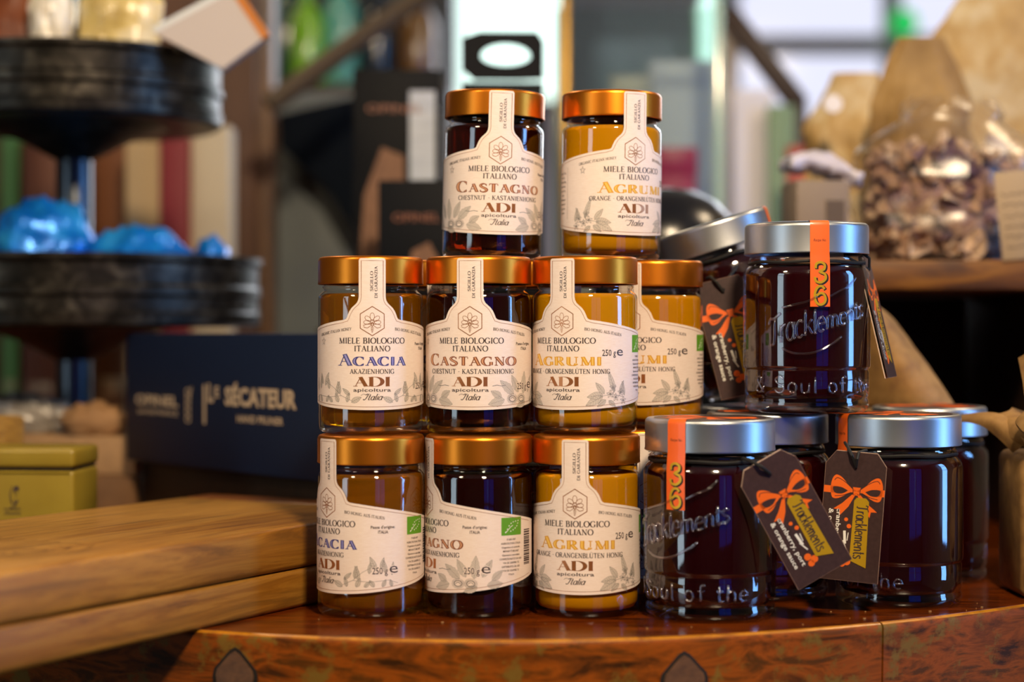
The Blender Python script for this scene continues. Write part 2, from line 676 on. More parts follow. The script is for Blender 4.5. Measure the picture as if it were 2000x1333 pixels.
def rect(u0, u1, v0, v1, n=1):
    return [[(u0 + (u1 - u0) * i / n, v0), (u0 + (u1 - u0) * (i + 1) / n, v0), (u0 + (u1 - u0) * (i + 1) / n, v1), (u0 + (u1 - u0) * i / n, v1)] for i in range(n)]


def leaf(u, v, ang, ln, wd, bend=0.0, hatch=5, lw=.16, serr=0):
    """botanical leaf: fill polygons and pen lines"""
    def pt(t, s):
        x = t * ln
        y = s * wd / 2 * math.sin(math.pi * min(1, t) ** .8) ** .9 + bend * ln * t * t
        c, sn = math.cos(ang), math.sin(ang)
        return (u + x * c - y * sn, v + x * sn + y * c)
    n = 10
    up = [pt(i / n, 1 + (serr * .18 if i % 2 else 0)) for i in range(n + 1)]
    dn = [pt(i / n, -1 - (serr * .18 if i % 2 else 0)) for i in range(n + 1)]
    fill = [[dn[i], dn[i + 1], up[i + 1], up[i]] for i in range(n)]
    lines = ribbon(up, lw) + ribbon(dn, lw) + ribbon([pt(i / n, 0) for i in range(n + 1)], lw)
    for k in range(hatch):
        t = .12 + .7 * k / max(1, hatch)
        lines += ribbon([pt(t, 0), pt(t + .12, .85)], lw * .7) + ribbon([pt(t, 0), pt(t + .12, -.85)], lw * .7)
    return fill, lines


# ------------------------------------------------------------------ materials
def thin_glass(name, tint=(1, 1, 1, 1), rough=0.015, ior=1.5, extra=0.0):
    m = bpy.data.materials.new(name)
    m.use_nodes = True
    nt = m.node_tree
    nt.nodes.remove(nt.nodes['Principled BSDF'])
    out = nt.nodes['Material Output']
    tr = N(m, 'ShaderNodeBsdfTransparent')
    tr.inputs[0].default_value = tint
    gl = N(m, 'ShaderNodeBsdfGlossy')
    gl.inputs['Roughness'].default_value = rough
    gl.inputs['Color'].default_value = (1, 1, 1, 1)
    lw = N(m, 'ShaderNodeLayerWeight')
    lw.inputs['Blend'].default_value = 0.5
    pw = N(m, 'ShaderNodeMath', operation='POWER')
    pw.inputs[1].default_value = 5.0
    L(m, lw.outputs['Facing'], pw.inputs[0])
    f0 = ((ior - 1) / (ior + 1)) ** 2 * 1.8      # both faces of the wall reflect
    fr = N(m, 'ShaderNodeMath', operation='MULTIPLY_ADD')
    fr.inputs[1].default_value = 1 - f0
    fr.inputs[2].default_value = f0
    L(m, pw.outputs[0], fr.inputs[0])
    mx = N(m, 'ShaderNodeMixShader')
    if extra:
        ad = N(m, 'ShaderNodeMath', operation='ADD')
        ad.inputs[1].default_value = extra
        ad.use_clamp = True
        L(m, fr.outputs[0], ad.inputs[0])
        L(m, ad.outputs[0], mx.inputs[0])
    else:
        L(m, fr.outputs[0], mx.inputs[0])
    L(m, tr.outputs[0], mx.inputs[1])
    L(m, gl.outputs[0], mx.inputs[2])
    L(m, mx.outputs[0], out.inputs['Surface'])
    return m


M = {}
M['jar_glass'] = thin_glass('clear_jar_glass', (0.96, 0.97, 0.96, 1), 0.02, 1.55)
M['jam_glass'] = thin_glass('thick_jam_glass', (0.93, 0.93, 0.95, 1), 0.05, 1.62)
M['emboss_glass'] = thin_glass('raised_jam_glass', (0.86, 0.84, 0.9, 1), 0.06, 1.9, 0.02)
M['pane_glass'] = thin_glass('pane_glass', (0.90, 0.96, 0.94, 1), 0.02, 1.45)
M['film'] = thin_glass('cellophane_film', (0.97, 0.96, 0.95, 1), 0.30, 1.35, 0.02)
M['copper_lid'] = principled('copper_lid_lacquer', (0.66, 0.20, 0.012, 1), 0.33, metal=0.92, spec=0.4, coat=0.08, coat_rough=0.25)
M['silver_lid'] = principled('brushed_silver_lid', '#b9bdc2', 0.34, metal=1.0, aniso=0.4)
M['lid_under'] = principled('lid_liner', '#4a2a12', 0.5)


def honey_mat(name, deep, glow, trans, rough=0.08, glow_fac=0.5, ior=1.33):
    """clear honey: refracting body with some scattering"""
    m = principled(name, deep, rough, trans=trans, ior=ior, spec=0.2)
    b = base(m)
    nt = m.node_tree
    sub = N(m, 'ShaderNodeBsdfTranslucent')
    sub.inputs[0].default_value = lin(glow)
    df = N(m, 'ShaderNodeBsdfDiffuse')
    df.inputs[0].default_value = lin(glow)
    a = N(m, 'ShaderNodeMixShader')
    a.inputs[0].default_value = 0.5
    L(m, df.outputs[0], a.inputs[1])
    L(m, sub.outputs[0], a.inputs[2])
    mx = N(m, 'ShaderNodeMixShader')
    mx.inputs[0].default_value = glow_fac
    L(m, b.outputs[0], mx.inputs[1])
    L(m, a.outputs[0], mx.inputs[2])
    L(m, mx.outputs[0], nt.nodes['Material Output'].inputs['Surface'])
    return m


M['acacia_honey'] = honey_mat('clear_acacia_honey', '#f0a412', '#d08406', 1.0, 0.05, 0.35)
M['chestnut_honey'] = honey_mat('dark_chestnut_honey', '#8a1c02', '#3a0c02', 1.0, 0.05, 0.45)
M['citrus_honey'] = honey_mat('creamy_citrus_honey', '#e89e04', '#e49a04', 0.0, 0.3, 0.75)
M['jam'] = honey_mat('dark_red_jam', '#5c0a14', '#30060c', 0.8, 0.15, 0.5)
M['paper'] = noisy('label_paper', [(0.35, '#ecd9cd'), (0.65, '#f2e2d8')], 260, 0.55, stretch=(1, 1, 9), bump_s=0.04, bump_d=0.0002, spec=0.3)
M['ink'] = principled('brown_ink', '#3e302f', 0.5)
M['grey_ink'] = principled('grey_ink', '#76706c', 0.6)
M['light_ink'] = principled('light_grey_ink', '#cfc2b6', 0.6)
M['copper_foil'] = principled('copper_foil', '#b87648', 0.33, metal=0.6)
M['acacia_ink'] = principled('violet_ink', '#34327e', 0.45)
M['acacia_inline'] = principled('pale_violet_ink', '#9a98d2', 0.45)
M['castagno_ink'] = principled('chestnut_ink', '#8e5030', 0.4, metal=0.2)
M['castagno_inline'] = principled('pale_chestnut_ink', '#dba37c', 0.4)
M['agrumi_ink'] = principled('golden_ink', '#e0a32c', 0.4, metal=0.15)
M['agrumi_inline'] = principled('pale_golden_ink', '#f2c765', 0.4)
M['logo_green'] = principled('logo_green', '#5f9e1f', 0.5)
M['white_print'] = principled('white_print', '#efeee6', 0.5)
M['black_ink'] = principled('black_ink', '#17120f', 0.5)
M['orange'] = principled('orange_sticker', '#ee6416', 0.42, coat=0.15)
M['orange_print'] = principled('orange_print', '#ee6a1c', 0.45)
M['tag_card'] = noisy('brown_gift_card', [(0.3, '#3a2a2a'), (0.7, '#463433')], 400, 0.32, spec=0.6)
M['tag_edge'] = principled('card_edge', '#e0c4b0', 0.6)
M['tag_rim'] = principled('card_rim', '#8a6a5c', 0.6)
M['gold'] = principled('gold_foil', '#d8ae28', 0.32, metal=0.4)
M['string'] = principled('black_string', '#0c0b0c', 0.7)


# ------------------------------------------------------------------ honey jars
RJ, RL = 33.0, 33.4         # body radius, label radius (mm)
JH = 110.5                  # height of a closed jar


def mmprof(p):
    return [(r * MM, z * MM) for r, z in p]


glass_prof = mmprof([(0, 1.2), (20, 1.2), (27, 0.2), (29.5, 0), (31.5, 0.7), (32.7, 2.4), (33, 5), (33, 84.5), (32.4, 86.6), (30.8, 88.2), (29.6, 89.0), (29.3, 90.2),
                     (30.3, 91.0), (30.3, 92.0), (29.2, 92.8), (29.2, 108)])
honey_prof = mmprof([(0, 4.2), (26, 4.2), (29.5, 5.0), (31.4, 8), (31.6, 12), (31.6, 84.2), (31.0, 86.2), (29.3, 87.3), (28.5, 87.2), (0, 87.0)])
lid_prof = mmprof([(32.2, 93.6), (32.7, 93.1), (33.2, 93.4), (33.25, 94.0), (33.1, 94.7), (33.1, 107.6), (32.8, 109.0), (32.0, 110.1), (30.6, 110.5), (28.5, 110.3), (26, 109.9), (0, 109.9)])
lid_in = mmprof([(32.2, 93.6), (32.0, 106), (0, 106)])
ME_GLASS = MB().lathe(glass_prof, 72).mesh('jar_glass', sharp=None)
ME_HONEY = {k: MB().lathe(honey_prof, 64).mesh('honey', sharp=50) for k in ('acacia', 'castagno', 'agrumi')}
ME_LID = MB().lathe(lid_prof, 80).mesh('jar_lid', sharp=50)
ME_LINER = MB().lathe(lid_in, 48).mesh('lid_liner')


def z_top(u):
    a = abs(u) / RL * 57.3
    return 71.2 - 6.6 * (max(0, a - 25) / 70) ** 1.15


def z_bot(u):
    a = abs(u) / RL * 57.3
    return 15.2 + 9.5 * (a / 140) ** 1.9


TAB = [(0, 108.7), (7.0, 108.7), (7.7, 108.45), (8.1, 108.0), (8.35, 107.2), (8.36, 85.0), (8.7, 83.0), (9.6, 81.2), (11.2, 79.7), (12.9, 78.2), (14.5, 76.0), (15.6, 73.6), (16.2, 72.0), (16.9, 71.3), (18.0, 71.2)]


def label_top(u):
    u = abs(u)
    if u >= 18:
        return z_top(u)
    for (a, za), (b, zb) in zip(TAB, TAB[1:]):
        if a <= u <= b:
            return za + (zb - za) * (u - a) / (b - a)
    return z_top(u)


UMAX = 86.0


def label_mesh():
    us = set()
    for a, _ in TAB:
        us.add(round(a, 3))
    k = 19.0
    while k < UMAX:
        us.add(k)
        k += 1.5
    for a in (1.2, 2.4, 3.6, 4.8, 6.0, 10.4, 12, 13.7, 15.1):
        us.add(a)
    us.add(UMAX)
    us = sorted(us)
    us = [-u for u in reversed(us[1:])] + us
    f0, f1 = cyl_map(RL, 0.0), cyl_map(RL, -0.12)
    vs, fs = [], []
    for u in us:
        vs += [f0(u, z_bot(u)), f0(u, label_top(u)), f1(u, label_top(u)), f1(u, z_bot(u))]
    for i in range(len(us) - 1):
        a, b = 4 * i, 4 * i + 4
        fs += [(a, b, b + 1, a + 1), (a + 1, b + 1, b + 2, a + 2), (a + 2, b + 2, b + 3, a + 3)]
    return new_mesh('front_label', vs, fs, True, 40)


ME_LABEL = label_mesh()


def border_lines():
    out = []
    q = [(u, label_top(u) - 1.7) for u in [-80 + 1.5 * i for i in range(41)]]
    ins = [(0, 107.2), (6.8, 107.2), (6.8, 84.6), (7.3, 82.0), (8.6, 80.0), (10.6, 78.4), (12.1, 76.8), (13.6, 74.2), (14.6, 71.8), (15.6, 70.0), (17.6, 69.5)]
    right = ins + [(u, z_top(u) - 1.7) for u in [18 + 1.5 * i for i in range(1, 42)]]
    out += ribbon(right, .26) + ribbon([(-a, b) for a, b in right], .26)
    bot = [(-80 + 1.6 * i, 0) for i in range(101)]
    out += ribbon([(u, z_bot(u) + 1.9) for u, _ in bot], .26)
    return out


def emblem():
    o = []
    hx = [(7.3 * math.sin(RAD(60 * k)), 70.0 + 9.0 * (math.cos(RAD(60 * k)) if k % 3 == 0 else (.5 if k in (1, 5) else -.5)) * 1.0) for k in range(6)]
    hx = [(0, 79), (7.4, 74.4), (7.4, 65.6), (0, 61), (-7.4, 65.6), (-7.4, 74.4)]
    o += ribbon(hx, .5, True)
    c = (0, 69.4)
    for a, ln, wd in ((90, 5.6, 2.7), (38, 5.4, 2.6), (142, 5.4, 2.6), (-2, 5.2, 2.4), (182, 5.2, 2.4)):
        r = RAD(a)
        pet = [(c[0] + math.cos(r) * (1.3 + ln / 2 - 0.6) + (math.cos(t) * ln / 2 * .78) * math.cos(r) - math.sin(t) * wd / 2 * math.sin(r),
                c[1] + math.sin(r) * (1.3 + ln / 2 - 0.6) + (math.cos(t) * ln / 2 * .78) * math.sin(r) + math.sin(t) * wd / 2 * math.cos(r))
               for t in [2 * math.pi * k / 14 for k in range(14)]]
        o += ribbon(pet, .3, True)
    for s in (-1, 1):
        o += ribbon([(s * .4, 68.2), (s * 3.6, 68.0), (s * 5.4, 67.4), (s * 5.0, 66.2), (s * 3.0, 65.7), (s * .6, 67.4)], .32, True)
    o += ribbon(arc(0, 69.4, 1.1, 1.1, 0, 360, 12), .3)
    o += ribbon([(0, 69.3), (-.9, 68.2), (0, 66.4), (.9, 68.2)], .5, True)
    for k, wd in enumerate((1.9, 1.7, 1.4, 1.0)):
        o += ribbon([(-wd / 2, 66 - k * .85), (0, 65.7 - k * .85), (wd / 2, 66 - k * .85)], .36)
    return o


def eu_logo(u, v):
    g = rect(u - 7.6, u + 7.6, v - 5.4, v + 5.4, 8)
    w = []
    pts = [(-4.6, -3.3), (-3.4, -1.6), (-2.2, .4), (-.8, 1.8), (.9, 2.6), (2.8, 3.0), (4.9, 3.2), (4.6, 1.6), (3.8, 0), (2.4, -1.2), (.8, -2.2), (-1.0, -2.9)]
    for a, b in pts:
        w += ribbon([(u + a - .35, v + b - .3), (u + a + .35, v + b + .3)], .55)
    w += ribbon([(u - 5, v - 3.9), (u - 3.2, v - 2.4), (u - 1.2, v - .4), (u + .6, v + .6)], .4)
    return g, w


def script_italia(cx, y, h):
    p, w0 = pen_text('Italia', .13, .045)
    return place(p, w0, cx, y, h * .95, 11.5, shear=.45) + place(ribbon(catmull([(-.3, .75), (.1, 1.0), (.7, .9), (1.1, 1.05)], 4), .05), 1.5, cx - 3.4, y + .1, h * .9, 5.0)


def small_block(u, z0, lines, h, dz):
    o = []
    for k, s in enumerate(lines):
        p, w0 = sans(s, 0.012)
        o += place(p, w0, u, z0 - k * dz, h, min(w0 * h * .92, 20))
    return o


PRODUCER_TEXT = ['IT-BIO-007', 'AGRICOLTURA ITALIA', 'Organismo di controllo', 'MIPAAF IT-BIO-007', 'Operatore controllato', 'CONFEZIONATO DA ADI', 'VIA DE GASPERI 72', 'DISTRIBUITO DA ADI', 'VIA DE GASPERI 72', 'ITALIA']
NUTRI_TEXT = ['Energia 1372 kJ', 'Grassi 0 g', 'Carboidrati 80 g', 'Zuccheri 80 g', 'Proteine 0,5 g', 'Sale 0 g', 'Miele biologico', 'Conservare in', 'luogo fresco', 'e asciutto']


def acacia_plants():
    fill, ln = [], []
    for s in (-1, 1):
        for (u, v, a, l, wd) in ((13, 20, 150, 7, 3.4), (16, 20, 100, 6, 2.6), (14, 24.5, 35, 6.5, 2.4), (21, 25, 75, 8, 3), (23.5, 24, 100, 9, 3.2), (22, 20, 60, 6, 3), (30, 28, 80, 7, 2.6), (34, 30, 110, 9, 3.2),
                                 (37, 31, 70, 7, 2.4), (40, 28, 95, 8, 2.6), (44, 27, 80, 8, 2.2), (27, 20, 40, 5, 2.4), (33, 20, 120, 5, 2.6), (38, 20, 60, 5, 2.4), (44, 20, 100, 4.5, 2.2)):
            f, l2 = leaf(s * u, v, RAD(a if s > 0 else 180 - a), l, wd, .06 * s, 4)
            fill += f
            ln += l2
        ln += ribbon([(s * 13, 21), (s * 20, 24), (s * 30, 23), (s * 42, 24), (s * 48, 22)], .2)
        ln += ribbon([(s * 20, 24), (s * 26, 29), (s * 34, 33)], .2)
    return fill, ln


def chestnut_plants():
    fill, ln = [], []
    for s in (-1, 1):
        for (u, v, a, l, wd) in ((22, 21.5, 195, 11, 5.2), (20, 23, 150, 8, 4), (29, 25, 140, 13, 5), (33, 26, 118, 12, 4.6), (38, 25, 85, 14, 5), (43, 26, 60, 12, 4.4), (46, 21, 5, 10, 4.6), (40, 20, 200, 9, 4), (49, 24, 40, 9, 4)):
            f, l2 = leaf(s * u, v, RAD(a if s > 0 else 180 - a), l, wd, 0, 8, .13, 1)
            fill += f
            ln += l2
        for cu in (28, 36):
            for k in range(26):
                a = RAD(k * 360 / 26)
                ln += ribbon([(s * cu + 2.6 * math.cos(a), 22 + 2.2 * math.sin(a)), (s * cu + 4.2 * math.cos(a + .1), 22 + 3.3 * math.sin(a + .1))], .22)
            ln += ribbon(arc(s * cu, 22, 2.4, 1.8, 0, 360, 14), .5)
            ln += ribbon(arc(s * cu, 21.6, 1.5, 1.1, 0, 180, 8), .35)
        ln += ribbon([(s * 14, 30), (s * 17, 30.5), (s * 20, 30), (s * 23, 30.4)], .35)
    return fill, ln


def citrus_plants():
    fill, ln = [], []
    for s in (-1, 1):
        for (u, v, a, l, wd) in ((26, 24.5, 185, 10, 4.6), (26, 23.5, 205, 12, 5), (27, 25, 125, 9, 3.6), (34, 26, 105, 14, 3.4), (28, 21.5, 215, 7, 3.4), (38, 25, 65, 9, 3), (30, 21, 320, 6, 3), (42, 24, 100, 9, 2.6)):
            f, l2 = leaf(s * u, v, RAD(a if s > 0 else 180 - a), l, wd, .05 * s, 5, .15)
            fill += f
            ln += l2
        for (cu, cv) in ((31, 25), (35, 23), (39, 26), (33, 29), (41, 21)):
            for k in range(5):
                f, l2 = leaf(s * cu, cv, RAD(72 * k + 20), 2.6, 1.3, 0, 0, .14)
                ln += l2
        ln += ribbon([(s * 24, 23.5), (s * 32, 25), (s * 42, 23)], .22)
        ln += ribbon([(s * 33, 25), (s * 35, 31)], .2)
    return fill, ln


def make_prints(kind):
    """(part name, material key, polygons, height above the paper) for one kind of honey"""
    title, wid, sub, subw = {'acacia': ('ACACIA', 44, 'AKAZIENHONIG', 28), 'castagno': ('CASTAGNO', 61, 'CHESTNUT - KASTANIENHONIG', 58),
                             'agrumi': ('AGRUMI', 50, 'ORANGE - ORANGENBL\u00dcTEN HONIG', 62)}[kind]
    ink, foil, grey = [], [], []
    p, _, w0 = roman('MIELE BIOLOGICO', .165, .07)
    ink += place(p, w0, 0, 56.2, 3.5, 43)
    p, _, w0 = roman('ITALIANO', .165, .07)
    ink += place(p, w0, 0, 51.4, 3.4, 22.5)
    p, _, w0 = roman(sub, .16, .075)
    ink += place(p, w0, 0, 37.6, 2.8, subw)
    p, w0 = sans('apicoltura', .012)
    ink += place(p, w0, 0, 26.6, 2.2, 23.5)
    ink += script_italia(0, 21.4, 4.0)
    p, _, w0 = roman('ORGANIC ITALIAN HONEY', .15, .08)
    grey2 = place(p, w0, -26, 0, 1.7, 26, curve=lambda u: z_top(u) - 6.9)
    p, _, w0 = roman('BIO-HONIG AUS ITALIEN', .15, .08)
    grey2 += place(p, w0, 27, 0, 1.7, 25, curve=lambda u: z_top(u) - 6.9)
    ink += grey2
    for s, w_, uu in (('SIGILLO', 12.3, 1.9), ('DI GARANZIA', 19.5, -.9)):
        p, _, w0 = roman(s, .15, .08)
        q = place(p, w0, 0, 0, 1.75, w_)
        cz = 94.5 if s == 'SIGILLO' else 94.0
        ink += [[(-b - uu * 1.0 + 1.4 if False else -b + (0.5 if s == 'SIGILLO' else 3.2), a + cz) for a, b in poly] for poly in q]
    star = [((2.1 if k % 2 == 0 else .85) * math.sin(RAD(36 * k)) - 36, (2.6 if k % 2 == 0 else 1.05) * math.cos(RAD(36 * k)) + 57.5) for k in range(10)]
    ink += ribbon(star, .22, True)
    p, _, w0 = roman('ADI', .22, .05)
    brand = place(p, w0, 0, 29.8, 5.8, 23)
    # title
    p, inn, w0 = roman(title, .26, .055, .76, inline=.85, gap=.09)
    ttl = place(p, w0, 0, 42.6, 7.0, wid)
    inl = place(inn, w0, 0, 42.6, 7.0, wid)
    fill, ln = {'acacia': acacia_plants, 'castagno': chestnut_plants, 'agrumi': citrus_plants}[kind]()
    gl, wl = eu_logo(62.5 if kind != 'agrumi' else 58, 56)
    bu = 62 if kind != 'agrumi' else 58
    ink += small_block(bu, 47.6, PRODUCER_TEXT, 1.15, 2.35)
    ink += small_block(-58, 56, NUTRI_TEXT, 1.3, 2.9)
    for a in (-50.5, -66):
        ink += ribbon([(a, 26), (a, 60)], .15)
    if kind == 'agrumi':
        p, w0 = sans('250 g', .01)
        ink += place(p, w0, 30.3, 48.6, 4.0, 9.5)
        p, w0 = sans('e', .0)
        ink += place(p, w0, 38.2, 48.6, 6.2, 5.0)
        halo = []
    else:
        p, w0 = sans('Paese d\'origine:', .015)
        ink += place(p, w0, 38.5, 55.2, 1.9, 15)
        p, w0 = sans('ITALIA', .02)
        ink += place(p, w0, 38.5, 52.2, 1.9, 6.2)
        p, w0 = sans('250 g', .01)
        ink += place(p, w0, 36.6, 27.8, 4.2, 9.6)
        p, w0 = sans('e', .0)
        ink += place(p, w0, 45.2, 28.2, 6.8, 5.6)
        p, w0 = sans('250 g', .09)
        halo = place(p, w0, 36.6, 27.8, 4.2, 10.6)
        p, w0 = sans('e', .08)
        halo += place(p, w0, 45.2, 28.0, 7.0, 6.4)
    bar = []
    zz = 32.0
    rr = random.Random(3)
    while zz < 54:
        t = rr.choice((.35, .6, .9))
        bar += rect(73, 80, zz, zz + t, 5)
        zz += t + rr.choice((.35, .6))
    ink += bar
    def side(polys, lo, hi):
        return [p for p in polys if lo <= sum(q[0] for q in p) / len(p) < hi]
    bl = border_lines()
    low = [p for p in bl if max(q[1] for q in p) < 40]
    high = [p for p in bl if max(q[1] for q in p) >= 40]
    foil2 = [('border_print', 'copper_foil', high, .04), ('base_line_print', 'copper_foil', low, .04), ('emblem_print', 'copper_foil', emblem(), .04), ('brand_lettering', 'copper_foil', brand, .04)]
    plants = []
    for lo, hi in ((-99, 0), (0, 99)):
        plants += [('plant_print_fill', 'light_ink', side(fill, lo, hi), .03), ('plant_print', 'grey_ink', side(ln, lo, hi), .045)]
    words = [('side_lettering', 'ink', side(ink, -99, -44), .11), ('lettering', 'ink', side(ink, -44, 48), .11), ('side_lettering', 'ink', side(ink, 48, 72.5), .11), ('barcode_print', 'ink', side(ink, 72.5, 99), .11)]
    return plants + foil2 + words + [('plant_print_fill', 'light_ink', [], .03), ('weight_print_halo', 'paper', halo, .06), ('logo_print', 'logo_green', gl, .03), ('logo_leaf_print', 'white_print', wl, .05),
            ('title_lettering', kind + '_ink', ttl, .05), ('title_inline_print', kind + '_inline', inl, .07)]


def make_jar(kind):
    root = thing('honey_jar', 'x', 'honey jar')
    obj('glass_body', ME_GLASS, M['jar_glass'], root)
    obj('honey', ME_HONEY[kind], M[{'acacia': 'acacia_honey', 'castagno': 'chestnut_honey', 'agrumi': 'citrus_honey'}[kind]], root)
    lid = obj('lid', ME_LID, M['copper_lid'], root)
    obj('lid_liner', ME_LINER, M['lid_under'], lid)
    lab = obj('label', ME_LABEL, M['paper'], root)
    for name, mk, polys, off in make_prints(kind):
        if polys:
            obj(name, print_mesh(name, polys, cyl_map(RL, off), 1.3), M[mk], lab)
    return root


JARS = {k: make_jar(k) for k in ('acacia', 'castagno', 'agrumi')}
_used = set()


def put_jar(kind, px, d, level, rot, label, group='honey jars in the stack', tilt=0.0, x=None, dz=0.0):
    src = JARS[kind]
    if kind in _used:
        o = copy_tree(src)
    else:
        o = src
        _used.add(kind)
    o.location = (X(px, d) if x is None else x, d, (level * JH + 0.0 + dz) * MM)
    o.rotation_euler = Euler((0, RAD(tilt), RAD(rot)), 'XYZ')
    if tilt:
        o.rotation_euler = (Matrix.Rotation(RAD(tilt), 3, 'Y') @ Matrix.Rotation(RAD(rot), 3, 'Z')).to_euler()
    tag(o, label, 'honey jar', group)
    return o


def build_honey():
    D1, D2, D3, DB = 1.150, 1.173, 1.236, 1.2415
    put_jar('acacia', 724.5, D1, 0, -49, 'acacia honey jar on the counter beside the cutting boards, label turned away')
    put_jar('castagno', 935, D1, 0, -69, 'chestnut honey jar on the counter showing its green logo and barcode')
    put_jar('agrumi', 1145.5, D1, 0, -14.5, 'orange blossom honey jar on the counter touching the jam jar with the orange strip')
    put_jar('acacia', 724, D2, 1, 6, 'acacia honey jar with blue title, middle tier beside the navy box')
    put_jar('castagno', 935, D2, 1, -8.4, 'chestnut honey jar with copper title, in the middle of the middle tier')
    put_jar('agrumi', 1143, D2, 1, -28, 'front orange blossom honey jar of the middle tier, seal strip turned sideways')
    put_jar('castagno', 960, D3, 2, 8, 'dark chestnut honey jar on top of the stack', tilt=1.4, dz=0.9)
    put_jar('agrumi', 1192, D3, 2, 25, 'yellow orange blossom honey jar on top of the stack', tilt=0.6, dz=0.5)
    g = 'honey jars of the rear row'
    put_jar('agrumi', 0, DB, 1, -32, 'orange blossom honey jar half hidden behind another, beside the leaning jam jar', g, x=0.0945)
    put_jar('agrumi', 0, DB, 1, 20, 'rear honey jar of the middle tier under the gap between the two top jars', g, x=0.0265)
    put_jar('acacia', 0, DB, 1, -10, 'rear honey jar of the middle tier glimpsed between acacia and chestnut jars', g, x=-0.0415)
    put_jar('agrumi', 0, 1.2245, 0, 10, 'rear honey jar on the counter behind the orange blossom jar', g, x=0.0830)
    put_jar('castagno', 0, 1.2245, 0, 30, 'rear honey jar on the counter glimpsed between chestnut and orange blossom jars', g, x=0.0150)
    put_jar('acacia', 0, 1.2245, 0, 0, 'rear honey jar on the counter glimpsed between acacia and chestnut jars', g, x=-0.0520)


build_honey()

# ------------------------------------------------------------------ jam jars
JR, JJH = 40.8, 121.5
jam_glass_prof = mmprof([(0, 3), (24, 3), (31, 1.0), (34, 0), (37, .6), (39.2, 2.6), (39.9, 5.2), (39.6, 7.8), (38.9, 9.4), (39.4, 10.6), (39.9, 12), (39.9, 25.6), (39.4, 27), (39.6, 28), (40.6, 28.8), (40.8, 30.5), (40.8, 87),
                        (40.2, 90.5), (38.4, 93.2), (36.8, 94.6), (36.2, 96), (37.2, 97.4), (37.2, 98.8), (36.0, 100), (36.0, 118)])
jam_in_prof = mmprof([(0, 7), (30, 7), (35, 8.5), (37.2, 12), (37.4, 26), (38.6, 31), (38.6, 86), (37.8, 90), (34.8, 94), (34, 95), (0, 95)])
jam_lid_prof = mmprof([(38.6, 102.2), (39.4, 101.4), (40.0, 101.8), (40.0, 102.6), (39.8, 103.2), (39.8, 118.4), (39.4, 120.2), (38.2, 121.3), (36.8, 121.5), (35.4, 121.1), (0, 121.1)])
ME_JGLASS = MB().lathe(jam_glass_prof, 80).mesh('jam_glass', sharp=None)
ME_JAM = MB().lathe(jam_in_prof, 64).mesh('jam', sharp=50)
ME_JLID = MB().lathe(jam_lid_prof, 96).mesh('jam_lid', sharp=50)


def emboss_mesh():
    """raised glass script around the jar and the motto near its foot"""
    mb = MB()

    def wrap(u, v, r):
        a = u / JR
        return Vector((r * math.sin(a) * MM, -r * math.cos(a) * MM, v * MM))
    ls, w0 = pen_lines('Tracklements', .0)
    for s in ls:
        pts = []
        q = catmull(s, 3) if len(s) > 2 else [(s[0][0] + (s[1][0] - s[0][0]) * k / 4, s[0][1] + (s[1][1] - s[0][1]) * k / 4) for k in range(5)]
        for a, b in q:
            u = (a / w0 - .5) * 66
            sz = 15 + 3 * math.cos((a / w0 - .12) * 4.5)
            v = 52 + (a / w0 - .5) * 19 + b * sz
            pts.append(wrap(u, v, JR + .25))
        mb.tube(pts, 1.0 * MM, 6)
    for q in (catmull([(-24, 41.5), (-16, 38.5), (-4, 39.0), (8, 44.5), (14, 49)], 6), catmull([(-24, 67), (-16, 69), (-8, 71), (-2, 74)], 5), catmull([(6, 74), (14, 78), (20, 80.5), (26, 86)], 5)):
        mb.tube([wrap(a, b, JR + .2) for a, b in q], 0.8 * MM, 6)
    ls, w0 = pen_lines('& Soul of the', .12)
    for s in ls:
        q = catmull(s, 2) if len(s) > 2 else s
        mb.tube([wrap((a / w0 - .5) * 92, 13.6 + b * 10, 40.0) for a, b in q], .75 * MM, 5)
    return mb.mesh('embossed_lettering', sharp=None)


PEN['b'] = (.54, [[(.08, 1), (.08, 0)], arc(.3, .31, .2, .31, -160, 200, 16)])
ME_EMB = emboss_mesh()


def jam_strip_mesh():
    f, w2 = [], 6.2
    vs, fs = [], []
    rows = [(20, 121.9), (36, 121.9), (38.6, 121.7), (39.8, 120.4), (40.15, 118.5), (40.15, 102.4), (40.6, 98), (41.15, 92), (41.15, 67.6)]
    for r, z in rows:
        for k in range(7):
            u = -w2 + 2 * w2 * k / 6
            a = u / 40.5
            if z > 121.8:
                vs.append((u * MM, -math.sqrt(max(0, r * r - u * u)) * MM, z * MM))
            else:
                vs.append((r * math.sin(a) * MM, -r * math.cos(a) * MM, z * MM))
    for j in range(len(rows) - 1):
        for k in range(6):
            fs.append((j * 7 + k, (j + 1) * 7 + k, (j + 1) * 7 + k + 1, j * 7 + k + 1))
    return new_mesh('seal_strip', vs, fs, True, 40)


def digits(dx=0.0, dv=0.0):
    three = [(-2.6, 91.6), (-2.2, 94.4), (.2, 95.4), (2.4, 94.0), (2.2, 91.2), (-.2, 89.6), (2.6, 88.0), (3.0, 85.0), (.4, 82.8), (-2.4, 83.6), (-3.0, 86.2)]
    six = [(2.4, 78.6), (1.0, 80.4), (-1.2, 80.0), (-2.8, 77), (-3.0, 73), (-2.0, 70), (.2, 68.9), (2.4, 70.2), (3.0, 73), (1.8, 75.6), (-.2, 76), (-2.2, 74.4)]
    out = []
    for q in (three, six):
        c = catmull(q, 4)
        n = len(c)
        out.append([(a * 1.12 + dx, b + dv) for a, b in c])
    return out


